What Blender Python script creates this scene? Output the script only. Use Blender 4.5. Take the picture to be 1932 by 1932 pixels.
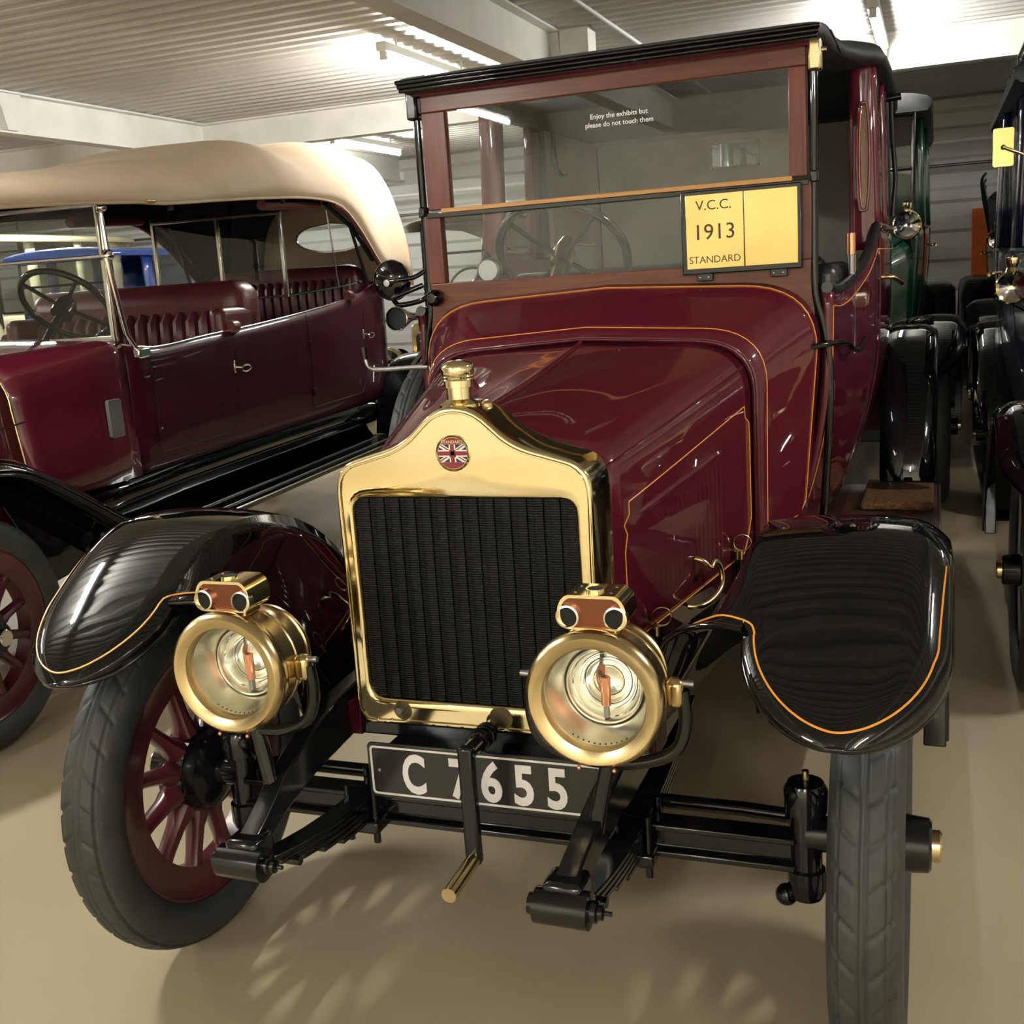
import bpy, bmesh, math, random
from mathutils import Vector, Matrix
random.seed(7)
for o in list(bpy.data.objects): bpy.data.objects.remove(o, do_unlink=True)
S = bpy.context.scene
COL = S.collection
PI = math.pi
sin, cos = math.sin, math.cos

# ------------------------------------------------------------------ camera
CAMP = Vector((0.861, -1.966, 1.494))
yaw, pitch, roll = math.radians(-21.112), math.radians(-11.89), math.radians(-3.92)
fwd = Vector((sin(yaw)*cos(pitch), cos(yaw)*cos(pitch), sin(pitch)))
r0 = Vector((cos(yaw), -sin(yaw), 0)); u0 = r0.cross(fwd)
rt = r0*cos(roll)+u0*sin(roll); up = -r0*sin(roll)+u0*cos(roll)
cd = bpy.data.cameras.new('camera'); cd.sensor_width = 36; cd.lens = 36*2110/1932; cd.clip_start = .05; cd.clip_end = 100
cam = bpy.data.objects.new('camera', cd); COL.objects.link(cam)
m = Matrix((rt, up, -fwd)).transposed().to_4x4(); m.translation = CAMP
cam.matrix_world = m
S.camera = cam

# ------------------------------------------------------------------ world, exposure
w = bpy.data.worlds.new('world'); S.world = w; w.use_nodes = True
w.node_tree.nodes['Background'].inputs[0].default_value = (.9, .95, 1, 1)
w.node_tree.nodes['Background'].inputs[1].default_value = .05
S.view_settings.view_transform = 'Standard'; S.view_settings.look = 'None'
S.view_settings.exposure = 0.12; S.view_settings.gamma = 1; S.view_settings.use_curve_mapping = False
LAMP_E = 300.0
S.cycles.transparent_max_bounces = 32
# fluorescent battens: (x, y, z, length), running front to back
LAMPS = [(-2.75, .1, 2.86, .7), (-2.3, 5.3, 2.86, 1.5), (.5, 6.1, 2.86, 1.5), (3.0, 1.0, 2.86, .7), (-8.2, 7.9, 2.86, 1.5), (-4.5, 8.6, 2.86, 1.5),
         (-2.75, -4.9, 2.86, 1.5), (4.2, -4.9, 2.86, 1.5), (.9, -5.1, 2.86, 1.5), (-7.0, .3, 2.86, 1.5), (-7.0, 4.2, 2.86, 1.5), (4.2, 5.6, 2.86, 1.5)]  # middle batten by the front wall is an added fill for the brass

# ------------------------------------------------------------------ materials
MATS = {}
def nt(name):
    m_ = bpy.data.materials.new(name); m_.use_nodes = True
    MATS[name] = m_
    t = m_.node_tree; b = t.nodes['Principled BSDF']
    return m_, t, b
def noise_col(t, b, c1, c2, scale, detail=4, obj=True, rough=None, lo=.35, hi=.65):
    tc = t.nodes.new('ShaderNodeTexCoord'); n = t.nodes.new('ShaderNodeTexNoise'); n.inputs['Scale'].default_value = scale; n.inputs['Detail'].default_value = detail
    t.links.new(tc.outputs['Object'], n.inputs['Vector'])
    r = t.nodes.new('ShaderNodeValToRGB'); r.color_ramp.elements[0].color = (*c1, 1); r.color_ramp.elements[1].color = (*c2, 1)
    r.color_ramp.elements[0].position = lo; r.color_ramp.elements[1].position = hi
    t.links.new(n.outputs['Fac'], r.inputs['Fac']); t.links.new(r.outputs['Color'], b.inputs['Base Color'])
    if rough:
        mr = t.nodes.new('ShaderNodeMapRange'); mr.inputs[3].default_value = rough[0]; mr.inputs[4].default_value = rough[1]
        t.links.new(n.outputs['Fac'], mr.inputs[0]); t.links.new(mr.outputs[0], b.inputs['Roughness'])
    return tc, n
def bump(t, b, scale, strength, dist=.002, coat=False, detail=3, stretch=None):
    tc = t.nodes.new('ShaderNodeTexCoord'); n = t.nodes.new('ShaderNodeTexNoise'); n.inputs['Scale'].default_value = scale; n.inputs['Detail'].default_value = detail
    if stretch:
        mp = t.nodes.new('ShaderNodeMapping'); mp.inputs['Scale'].default_value = stretch
        t.links.new(tc.outputs['Object'], mp.inputs[0]); t.links.new(mp.outputs[0], n.inputs['Vector'])
    else: t.links.new(tc.outputs['Object'], n.inputs['Vector'])
    bp = t.nodes.new('ShaderNodeBump'); bp.inputs['Strength'].default_value = strength; bp.inputs['Distance'].default_value = dist
    t.links.new(n.outputs['Fac'], bp.inputs['Height']); t.links.new(bp.outputs[0], b.inputs['Normal'])
    if coat: t.links.new(bp.outputs[0], b.inputs['Coat Normal'])
def paint(name, col, rough=.3, coat=1., crough=.03, wav=.15, spec=.5):
    m_, t, b = nt(name)
    b.inputs['Base Color'].default_value = (*col, 1); b.inputs['Roughness'].default_value = rough
    b.inputs['Coat Weight'].default_value = coat; b.inputs['Coat Roughness'].default_value = crough
    b.inputs['Specular IOR Level'].default_value = spec
    if wav: bump(t, b, 9, wav, .004, True, 1)
    return m_
def plain(name, col, rough=.5, metal=0., spec=.5):
    m_, t, b = nt(name)
    b.inputs['Base Color'].default_value = (*col, 1); b.inputs['Roughness'].default_value = rough; b.inputs['Metallic'].default_value = metal
    b.inputs['Specular IOR Level'].default_value = spec
    return m_
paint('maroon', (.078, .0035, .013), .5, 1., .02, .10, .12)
paint('maroon_shaded', (.034, .002, .007), .5, .28, .04, .12, .05)  # maroon darkened and dulled, standing in for dark reflections on the tourer's sides
paint('black_gloss', (.0025, .0025, .003), .03, 0., .03, .10)
paint('black_enamel', (.004, .004, .0045), .14, 0., .12, .5)
paint('navy', (.004, .007, .03), .3, 1., .03, .1)
paint('green', (.004, .045, .02), .3, 1., .05, .1)
paint('blue', (.015, .05, .25), .3, 1., .05, .1)
paint('cream', (.72, .66, .42), .3, 1., .05, .1)
paint('spoke_red', (.060, .007, .012), .32, .6, .12, .2)
plain('stripe', (.75, .30, .05), .4)
plain('white', (.82, .82, .80), .55)
plain('plate_white', (.72, .70, .68), .45)
plain('letter_white', (.85, .86, .88), .5)
paint('plate_black', (.008, .008, .008), .35, .4, .1, .1)
m_, t, b = nt('beam_white'); noise_col(t, b, (.72, .72, .66), (.82, .82, .78), 3); b.inputs['Roughness'].default_value = .55
m_, t, b = nt('deck'); noise_col(t, b, (.50, .495, .47), (.58, .57, .55), 1.2); b.inputs['Roughness'].default_value = .5
m_, t, b = nt('cladding'); noise_col(t, b, (.55, .55, .54), (.66, .66, .65), .8); b.inputs['Roughness'].default_value = .45
m_, t, b = nt('plaster'); noise_col(t, b, (.78, .74, .62), (.84, .80, .70), 1.5); b.inputs['Roughness'].default_value = .8
m_, t, b = nt('floor_paint'); noise_col(t, b, (.40, .335, .220), (.45, .38, .255), 1.1, 5, rough=(.30, .46)); b.inputs['Specular IOR Level'].default_value = .4
bump(t, b, 2.5, .05, .01, False, 2)
# brass
def brass(name, c1, c2, sc, rough, lo=.35, hi=.65, wav=.06, wsc=6):
    m_, t, b = nt(name); noise_col(t, b, c1, c2, sc, 4, rough=rough, lo=lo, hi=hi); b.inputs['Metallic'].default_value = 1
    if wav: bump(t, b, wsc, wav, .004, False, 1)
brass('brass', (.90, .77, .46), (.94, .82, .53), 5, (.06, .12))
brass('brass_dull', (.60, .47, .25), (.70, .56, .32), 12, (.18, .28), wav=.1)
brass('brass_plate', (.50, .37, .13), (.62, .47, .19), 3, (.10, .2), wav=.35, wsc=4)
brass('brass_tarnish', (.10, .09, .06), (.25, .2, .1), 30, (.3, .45))
brass('nickel', (.88, .85, .74), (.93, .90, .80), 8, (.18, .26), wav=.05)
brass('silver', (.82, .81, .78), (.88, .87, .84), 8, (.08, .16), wav=.05)
plain('mirror', (.93, .92, .88), .02, 1.)
plain('copper', (.78, .36, .22), .28, 1.)
plain('steel', (.35, .35, .36), .35, 1.)
plain('core_black', (.004, .004, .0045), .5, 0, .25)
plain('core_gap', (.002, .002, .002), .8)
m_, t, b = nt('rubber'); noise_col(t, b, (.022, .023, .024), (.036, .037, .037), 14); b.inputs['Roughness'].default_value = .55
m_, t, b = nt('tread_rubber'); noise_col(t, b, (.020, .021, .021), (.036, .036, .032), 9, 6, rough=(.5, .7))
# wood
def wood(name, c1, c2, rough=.35, stretch=(1.2, 1.2, 22)):
    m_, t, b = nt(name)
    tc = t.nodes.new('ShaderNodeTexCoord'); mp = t.nodes.new('ShaderNodeMapping'); mp.inputs['Scale'].default_value = stretch
    n = t.nodes.new('ShaderNodeTexNoise'); n.inputs['Scale'].default_value = 3; n.inputs['Detail'].default_value = 6; n.inputs['Distortion'].default_value = .8
    r = t.nodes.new('ShaderNodeValToRGB'); r.color_ramp.elements[0].color = (*c1, 1); r.color_ramp.elements[1].color = (*c2, 1); r.color_ramp.elements[0].position = .3; r.color_ramp.elements[1].position = .7
    t.links.new(tc.outputs['Object'], mp.inputs[0]); t.links.new(mp.outputs[0], n.inputs['Vector']); t.links.new(n.outputs['Fac'], r.inputs['Fac']); t.links.new(r.outputs['Color'], b.inputs['Base Color'])
    b.inputs['Roughness'].default_value = rough; b.inputs['Coat Weight'].default_value = .25; b.inputs['Coat Roughness'].default_value = .2; b.inputs['Specular IOR Level'].default_value = .25
wood('mahogany', (.085, .022, .010), (.15, .042, .020))
wood('mahogany_upright', (.085, .018, .011), (.15, .036, .020), stretch=(22, 22, 1.2))
wood('oak_bead', (.42, .20, .06), (.55, .28, .09))
wood('board_wood', (.06, .022, .012), (.11, .045, .026), .5, (14, 1, 14))
# canvas, leather, cloth
m_, t, b = nt('canvas'); noise_col(t, b, (.52, .40, .27), (.62, .49, .35), 2.2, 5); b.inputs['Roughness'].default_value = .9; bump(t, b, 3, .35, .03, False, 2)
m_, t, b = nt('canvas_pale'); noise_col(t, b, (.62, .57, .49), (.70, .65, .56), 2.2, 5); b.inputs['Roughness'].default_value = .9
m_, t, b = nt('lining_dark'); noise_col(t, b, (.012, .012, .014), (.022, .022, .024), 6); b.inputs['Roughness'].default_value = .9
m_, t, b = nt('cloth_grey'); noise_col(t, b, (.30, .285, .25), (.36, .34, .30), 5); b.inputs['Roughness'].default_value = .95
m_, t, b = nt('leather_maroon'); noise_col(t, b, (.075, .012, .016), (.115, .020, .024), 9); b.inputs['Roughness'].default_value = .36; bump(t, b, 60, .25, .002)
m_, t, b = nt('leather_black'); noise_col(t, b, (.006, .006, .007), (.012, .012, .013), 9); b.inputs['Roughness'].default_value = .34; bump(t, b, 14, .6, .006, False, 3)
m_, t, b = nt('roof_leather'); noise_col(t, b, (.012, .012, .013), (.024, .024, .026), 20); b.inputs['Roughness'].default_value = .5; bump(t, b, 120, .3, .001)
m_, t, b = nt('coir'); noise_col(t, b, (.10, .045, .012), (.22, .105, .035), 60, 6); b.inputs['Roughness'].default_value = .95; bump(t, b, 180, 1., .006)
plain('orange', (.75, .16, .02), .7)
plain('grey_panel', (.085, .08, .075), .5)
plain('pipe_white', (.7, .7, .7), .45)
m_, t, b = nt('glass')
for n_ in list(t.nodes):
    if n_.type == 'BSDF_PRINCIPLED': t.nodes.remove(n_)
tr = t.nodes.new('ShaderNodeBsdfTransparent'); tr.inputs[0].default_value = (.93, .95, .94, 1)
gl = t.nodes.new('ShaderNodeBsdfGlossy'); gl.inputs['Roughness'].default_value = .01
fr = t.nodes.new('ShaderNodeFresnel')
geo = t.nodes.new('ShaderNodeNewGeometry'); ir = t.nodes.new('ShaderNodeMapRange'); ir.inputs[3].default_value = 1.5; ir.inputs[4].default_value = 1/1.5
t.links.new(geo.outputs['Backfacing'], ir.inputs[0]); t.links.new(ir.outputs[0], fr.inputs[0])     # same reflectance on both faces of a pane
mx = t.nodes.new('ShaderNodeMixShader'); t.links.new(fr.outputs[0], mx.inputs[0]); t.links.new(tr.outputs[0], mx.inputs[1]); t.links.new(gl.outputs[0], mx.inputs[2])
t.links.new(mx.outputs[0], t.nodes['Material Output'].inputs[0])
LAMP_K = [2.1, 1.0, .5, 1.7, .9, .6, 1.6, 1.6, 1.5, .9, .7, .3]     # share of each lamp, in the order of LAMPS
for i in range(len(LAMPS)):
  m_, t, b = nt('tube_light_%d' % i); b.inputs['Base Color'].default_value = (1, 1, 1, 1)
  b.inputs['Emission Color'].default_value = (1, .97, .90, 1); b.inputs['Emission Strength'].default_value = LAMP_E*LAMP_K[i]

# ------------------------------------------------------------------ helpers
class MB:
    def __init__(s): s.v = []; s.f = []
    def add(s, vs, fs):
        k = len(s.v); s.v += [tuple(p) for p in vs]; s.f += [tuple(i+k for i in q) for q in fs]; return s
    def box(s, x0, x1, y0, y1, z0, z1):
        vs = [(x, y, z) for z in (z0, z1) for y in (y0, y1) for x in (x0, x1)]
        return s.add(vs, [(0,2,3,1), (4,5,7,6), (0,1,5,4), (2,6,7,3), (0,4,6,2), (1,3,7,5)])
    def loft(s, secs, closed=False, cap=False, capends=None):
        n = len(secs[0]); vs = [p for q in secs for p in q]; fs = []
        for i in range(len(secs)-1):
            for j in range(n if closed else n-1):
                k = (j+1) % n; fs.append((i*n+j, i*n+k, (i+1)*n+k, (i+1)*n+j))
        if cap: fs += [tuple(range(n-1, -1, -1)), tuple((len(secs)-1)*n+j for j in range(n))]
        return s.add(vs, fs)
    def tube(s, pts, r, n=8, cap=True, rs=None):
        pts = [Vector(p) for p in pts]; secs = []; prev = None
        for i, p in enumerate(pts):
            d = (pts[min(i+1, len(pts)-1)]-pts[max(i-1, 0)])
            if d.length < 1e-9: d = Vector((0, 0, 1))
            d.normalize()
            if prev is None:
                a = Vector((0, 0, 1)) if abs(d.z) < .9 else Vector((1, 0, 0)); a = (a-d*a.dot(d)).normalized()
            else:
                a = prev-d*prev.dot(d); a = a.normalized() if a.length > 1e-6 else prev
            prev = a; b_ = d.cross(a); rr = rs[i] if rs else r
            secs.append([p+(a*cos(2*PI*k/n)+b_*sin(2*PI*k/n))*rr for k in range(n)])
        return s.loft(secs, True, cap)
    def lathe(s, prof, axis='y', n=32, c=(0, 0, 0)):     # prof: [(radius, along axis)]
        secs = []
        for r, h in prof:
            q = []
            for k in range(n):
                a = 2*PI*k/n; u, v = r*cos(a), r*sin(a)
                q.append({'x': (c[0]+h, c[1]+u, c[2]+v), 'y': (c[0]+u, c[1]+h, c[2]+v), 'z': (c[0]+u, c[1]+v, c[2]+h)}[axis])
            secs.append(q)
        return s.loft(secs, True, False)
    def prism(s, poly, axis, a, b_):                       # poly of 2-tuples extruded along axis from a to b_
        def P(p, h): return {'x': (h, p[0], p[1]), 'y': (p[0], h, p[1]), 'z': (p[0], p[1], h)}[axis]
        n = len(poly); vs = [P(p, a) for p in poly]+[P(p, b_) for p in poly]
        fs = [(i, (i+1) % n, n+(i+1) % n, n+i) for i in range(n)]+[tuple(range(n-1, -1, -1)), tuple(range(n, 2*n))]
        return s.add(vs, fs)
    def mesh(s, name):
        me = bpy.data.meshes.new(name); me.from_pydata(s.v, [], s.f); me.update()
        bm = bmesh.new(); bm.from_mesh(me); bmesh.ops.remove_doubles(bm, verts=bm.verts, dist=1e-6); bmesh.ops.recalc_face_normals(bm, faces=bm.faces); bm.to_mesh(me); bm.free()
        return me
    def build(s, name, mat, parent=None, smooth=True, bevel=0, thick=0, loc=None, ang=35):
        me = s.mesh(name); return link(name, me, mat, parent, smooth, bevel, thick, loc, ang)
def link(name, me, mat, parent=None, smooth=True, bevel=0, thick=0, loc=None, ang=35):
    if not me.materials and mat: me.materials.append(MATS[mat])
    o = bpy.data.objects.new(name, me); COL.objects.link(o); o.parent = parent
    if loc: o.location = loc
    if smooth and me.polygons and not me.polygons[0].use_smooth:
        for p in me.polygons: p.use_smooth = True
        try: me.set_sharp_from_angle(angle=math.radians(ang))
        except Exception: pass
    if thick:
        md = o.modifiers.new('thick', 'SOLIDIFY'); md.thickness = thick; md.offset = 0
    if bevel:
        md = o.modifiers.new('bevel', 'BEVEL'); md.width = bevel; md.segments = 2; md.limit_method = 'ANGLE'; md.angle_limit = math.radians(40)
    return o
def box(name, mat, parent, x0, x1, y0, y1, z0, z1, bevel=.003):
    return MB().box(x0, x1, y0, y1, z0, z1).build(name, mat, parent, True, bevel)
def tube(name, mat, parent, pts, r, n=8, rs=None):
    return MB().tube(pts, r, n, True, rs).build(name, mat, parent, True, ang=50)
def lathe(name, mat, parent, prof, axis='y', n=32, c=(0, 0, 0), loc=None, thick=0):
    return MB().lathe(prof, axis, n, c).build(name, mat, parent, True, loc=loc, thick=thick)
def empty(name, loc=(0, 0, 0), rz=0, parent=None):
    o = bpy.data.objects.new(name, None); o.empty_display_size = .1; COL.objects.link(o); o.location = loc; o.rotation_euler = (0, 0, rz); o.parent = parent
    return o
def tag(o, label=None, cat=None, group=None, kind=None):
    if label: o['label'] = label
    if cat: o['category'] = cat
    if group: o['group'] = group
    if kind: o['kind'] = kind
    return o
def copy_tree(o, parent=None):
    c = o.copy(); COL.objects.link(c); c.parent = parent
    for ch in list(o.children): copy_tree(ch, c)
    return c
def text(name, s, mat, parent, size, loc, depth=.0006, align='CENTER', rx=PI/2, rz=0, bold=0.0, sx=1):
    cu = bpy.data.curves.new(name, 'FONT'); cu.body = s; cu.size = size; cu.extrude = depth; cu.align_x = align; cu.offset = bold; cu.resolution_u = 4
    o = bpy.data.objects.new(name, cu); COL.objects.link(o)
    dg = bpy.context.evaluated_depsgraph_get(); me = bpy.data.meshes.new_from_object(o.evaluated_get(dg)); me.name = name
    bpy.data.objects.remove(o, do_unlink=True)
    me.transform(Matrix.Translation(loc) @ Matrix.Rotation(rz, 4, 'Z') @ Matrix.Rotation(rx, 4, 'X') @ Matrix.Diagonal((sx, 1, 1, 1)))
    me.materials.clear(); return link(name, me, mat, parent, False)
def lerp(a, b_, t): return a+(b_-a)*t
def interp(tab, x):
    if x <= tab[0][0]: return tab[0][1]
    for (x0, y0), (x1, y1) in zip(tab, tab[1:]):
        if x <= x1: return lerp(y0, y1, (x-x0)/(x1-x0))
    return tab[-1][1]
def sinterp(tab, x):                                        # smooth (Catmull-Rom on a table)
    n = len(tab)
    if x <= tab[0][0]: return tab[0][1]
    if x >= tab[-1][0]: return tab[-1][1]
    for i in range(n-1):
        if x <= tab[i+1][0]:
            x0, y0 = tab[i]; x1, y1 = tab[i+1]; h = x1-x0; t = (x-x0)/h
            d = lambda k: ((tab[k+1][1]-tab[k-1][1])/(tab[k+1][0]-tab[k-1][0])) if 0 < k < n-1 else ((tab[1][1]-tab[0][1])/(tab[1][0]-tab[0][0]) if k == 0 else (tab[-1][1]-tab[-2][1])/(tab[-1][0]-tab[-2][0]))
            m0, m1 = d(i)*h, d(i+1)*h
            return (2*t**3-3*t*t+1)*y0+(t**3-2*t*t+t)*m0+(-2*t**3+3*t*t)*y1+(t**3-t*t)*m1
def bez(p0, p1, p2, n):
    return [tuple((1-t)**2*a+2*t*(1-t)*b_+t*t*c for a, b_, c in zip(p0, p1, p2)) for t in [k/n for k in range(n+1)]]
def smooth_path(pts, n=6):
    P = [Vector(p) for p in pts]; out = []
    for i in range(len(P)-1):
        p0 = P[max(i-1, 0)]; p1 = P[i]; p2 = P[i+1]; p3 = P[min(i+2, len(P)-1)]
        for k in range(n):
            t = k/n; out.append(.5*((2*p1)+(p2-p0)*t+(2*p0-5*p1+4*p2-p3)*t*t+(3*p1-p0-3*p2+p3)*t**3))
    out.append(P[-1]); return out
def arch(w, wb, zb, zs, zt, r, n=9, hump=0, hw=.08):
    """half-open bonnet section, right bottom over the top to left bottom: list of (x, z)"""
    a = (w, zs-r); c = (w-r*1.15, zs+(zt-zs)*(r*1.15/w))
    half = [(lerp(wb, w, k/4), lerp(zb, zs-r, k/4)) for k in range(4)]+bez(a, (w, zs), c, n)
    x0 = c[0]
    for k in range(1, 11):
        x = x0*(1-k/10); half.append((x, zs+(zt-zs)*(1-x/w)))
    half = [(x, z+hump*math.exp(-(x/hw)**2)) for x, z in half]
    return half+[(-x, z) for x, z in half[-2::-1]]
def offset_poly(pts, d):
    out = []
    for i, p in enumerate(pts):
        a = pts[max(i-1, 0)]; b_ = pts[min(i+1, len(pts)-1)]; tx, tz = b_[0]-a[0], b_[1]-a[1]; l = math.hypot(tx, tz) or 1
        out.append((p[0]+tz/l*d, p[1]-tx/l*d))
    return out
# ------------------------------------------------------------------ the hall
CZ = 3.0
X0, X1, Y0, Y1 = -13.0, 8.0, -6.5, 11.0
tag(MB().add([(X0, Y0, 0), (X1, Y0, 0), (X1, Y1, 0), (X0, Y1, 0)], [(0, 1, 2, 3)]).build('floor', 'floor_paint', None, False), 'beige painted concrete floor under the cars', 'floor', kind='structure')
prof = []; y = Y0; P = .15
while y < Y1:
    prof += [(y, CZ), (y+.055, CZ), (y+.078, CZ+.045), (y+.127, CZ+.045)]; y += P
tag(MB().loft([[(X0, a, b_) for a, b_ in prof], [(X1, a, b_) for a, b_ in prof]]).build('ceiling', 'deck', None, False), 'grey ribbed metal deck ceiling', 'ceiling', kind='structure')
# back wall: horizontal ribbed cladding
prof = []; z = 0
while z < CZ+.05:
    prof += [(Y1, z), (Y1, z+.13), (Y1-.045, z+.165), (Y1-.045, z+.265)]; z += .30
tag(MB().loft([[(X0, a, b_) for a, b_ in prof], [(X1, a, b_) for a, b_ in prof]]).build('wall_back', 'cladding', None, False), 'pale horizontally ribbed cladding wall', 'wall', kind='structure')
def wall(name, vs, lab): tag(MB().add(vs, [(0, 1, 2, 3)]).build(name, 'plaster', None, False), lab, 'wall', kind='structure')
wall('wall_front', [(X0, Y0, 0), (X1, Y0, 0), (X1, Y0, CZ+.05), (X0, Y0, CZ+.05)], 'cream plastered wall behind the viewer')
wall('wall_left', [(X0, Y0, 0), (X0, Y1, 0), (X0, Y1, CZ+.05), (X0, Y0, CZ+.05)], 'cream plastered wall at far left')
wall('wall_right', [(X1, Y0, 0), (X1, Y1, 0), (X1, Y1, CZ+.05), (X1, Y0, CZ+.05)], 'cream plastered wall at far right')
def ibeam(name, a, b_, d, along, lab, fw=.07):
    mb = MB(); zt = CZ-.002; zb = CZ-d
    sec = [(-fw, zt), (fw, zt), (fw, zt-.014), (.006, zt-.016), (.006, zb+.016), (fw, zb+.014), (fw, zb), (-fw, zb), (-fw, zb+.014), (-.006, zb+.016), (-.006, zt-.016), (-fw, zt-.014)]
    if along == 'y': mb.prism([(b_+p[0], p[1]) for p in sec], 'y', *a)
    else: mb.prism([(b_+p[0], p[1]) for p in sec], 'x', *a)
    o = mb.build(name, 'beam_white', None, False); tag(o, lab, 'beam', kind='structure'); return o
k = 1
for bx_, lab in ((-9.15, 'white steel roof beam at far left'), (-5.3, 'white steel roof beam above the tourer with gusset'), (-1.46, 'white steel roof beam beside the bright lamp'), (2.38, 'white steel roof beam right of the aisle'), (6.2, 'white steel roof beam by right wall')):
    o = ibeam('trim_%d' % k, (Y0, Y1-.05), bx_, .29, 'y', lab); k += 1
    for gy in (4.6, 5.35, .9, -2.8):
        if gy == 4.6 and bx_ != -5.3 or gy == 5.35 and bx_ == -5.3: continue
        g = MB().prism([(gy-.11, CZ-.02), (gy+.11, CZ-.02), (gy+.05, CZ-.27), (gy-.05, CZ-.27)], 'x', bx_+.007, bx_+.068); g.build('gusset', 'beam_white', o, False)
        if bx_ == -1.46: MB().box(bx_+.07, bx_+.26, gy-.09, gy+.09, CZ-.22, CZ-.002).build('bracket', 'beam_white', o, False, .004)
ibeam('trim_%d' % k, (X0+.05, X1-.05), 6.95, .26, 'x', 'white steel cross beam spanning the hall behind the cars'); k += 1
# horizontal services on the back wall
def pipe(lab, pts, r, mat='pipe_white', hang=None):
    e = empty('service_pipe', pts[0]); p0 = Vector(pts[0])
    tube('pipe_run', mat, e, [Vector(p)-p0 for p in pts], r, 10)
    for h in hang or []:
        tube('hanger', 'steel', e, [Vector((h, pts[0][1], pts[0][2]))-p0, Vector((h, pts[0][1], CZ))-p0], .008, 6)
        MB().lathe([(r+.004, -.02), (r+.012, -.02), (r+.012, .02), (r+.004, .02)], 'x', 14, tuple(Vector((h, pts[0][1], pts[0][2]))-p0)).build('clip', 'white', e)
    tag(e, lab, 'pipe')
pipe('white conduit pipe hung just in front of the ribbed wall', [(X0+.1, 10.6, 2.52), (X1-.1, 10.6, 2.52)], .022, hang=[-11+2.1*i for i in range(9)])
pipe('thin dark pipe running below the white wall conduit', [(X0+.1, 10.75, 2.30), (X1-.1, 10.75, 2.30)], .016, 'steel', hang=[-10.2+2.1*i for i in range(9)])
pipe('thin white conduit fixed under the ceiling deck right of the bright lamp', [(-1.05, -6.3, 2.985), (-1.05, 10.9, 2.985)], .012)
# lamps
def lamp(i, x, y, z, L, lab):
    e = empty('ceiling_light', (x, y, z))
    MB().box(-.035, .035, -L/2, L/2, .02, .075).build('batten', 'white', e, True, .008)
    for s in (-1, 1): MB().box(-.022, .022, s*(L/2-.03)-.012, s*(L/2-.03)+.012, -.03, .02).build('lampholder', 'white', e, True, .004)
    MB().tube([(0, -L/2+.03, -.012), (0, L/2-.03, -.012)], .022, 8).build('tube', 'tube_light_%d' % i, e)
    for s in (-1, 1): tube('rod', 'white', e, [(0, s*L*.35, .07), (0, s*L*.35, CZ-z)], .008, 6)
    tag(e, lab, 'light', 'fluorescent battens under the ceiling')
LLAB = ['fluorescent batten above the tan hooded touring car', 'glaring fluorescent batten over the rear of the tan hood, left of the saloon roof', 'fluorescent batten behind the saloon roof at top right', 'fluorescent batten above the aisle cars on the right', 'fluorescent batten low at the far left above the tan hood', 'fluorescent batten near the back wall, just over the tan hood',
        'fluorescent batten out in front of the touring car', 'fluorescent batten behind the viewer on the right', 'added fill batten near the wall behind the viewer, brightening the brass', 'fluorescent batten in the far left bay in front', 'fluorescent batten in the far left bay, second back', 'fluorescent batten above the far right cars at the back']
for i, a in enumerate(LAMPS): lamp(i, *a, LLAB[i])

# ------------------------------------------------------------------ shared car pieces
R_, RT = .41, .06
def tread(a, th):                                          # radial depth of the tread pattern (m)
    d = 0.
    x = a/ (PI/180)
    for g, wd in ((-9, 3.4), (4, 3.4), (37, 3.2), (-42, 3.2)):
        d = max(d, .0085*max(0, 1-abs(x-g)/wd))
    if 4 < x < 56 or -56 < x < -9:
        s = (th*36/(2*PI)+ (x-3)*.012*(1 if x > 0 else -1)) % 1
        d = max(d, .0060*max(0, 1-abs(s-.5)/.10))
    return d
_cache = {}
def tyre_mesh(hi):
    if ('t', hi) in _cache: return _cache[('t', hi)]
    n, mq = (504, 80) if hi else (48, 14)
    secs = []
    for i in range(n):
        th = 2*PI*i/n; q = []
        for j in range(mq+1):
            a = lerp(-2.45, 2.45, j/mq); rr = RT-(tread(a, th) if hi else 0)
            if abs(a) < .75: rr += .004*(1-(a/.75)**2)*-1+.003
            r = (R_-RT)+rr*cos(a); q.append((rr*sin(a), r*cos(th), r*sin(th)))
        secs.append(q)
    secs.append(secs[0]); me = MB().loft(secs).mesh('tyre'); _cache[('t', hi)] = me
    me.materials.append(MATS['rubber']); me.materials.append(MATS['tread_rubber'])
    for p in me.polygons:
        c = p.center; r = math.hypot(c.y, c.z); p.material_index = 1 if abs(math.atan2(c.x, r-(R_-RT))) < .98 else 0
        p.use_smooth = True
    return me
def spoke_mesh():
    if 's' in _cache: return _cache['s']
    mb = MB(); secs = []
    for r, a, b_ in ((.06, .030, .032), (.115, .027, .030), (.14, .019, .024), (.20, .017, .021), (.245, .019, .023), (.262, .028, .025)):
        secs.append([(b_*cos(2*PI*k/10), a*sin(2*PI*k/10), r) for k in range(10)])
    mb.loft(secs, True); me = mb.mesh('spoke'); _cache['s'] = me; return me
def ring_mesh(key, prof, n=56):
    if key in _cache: return _cache[key]
    me = MB().lathe(prof+[prof[0]], 'x', n).mesh(key); _cache[key] = me; return me
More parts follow.
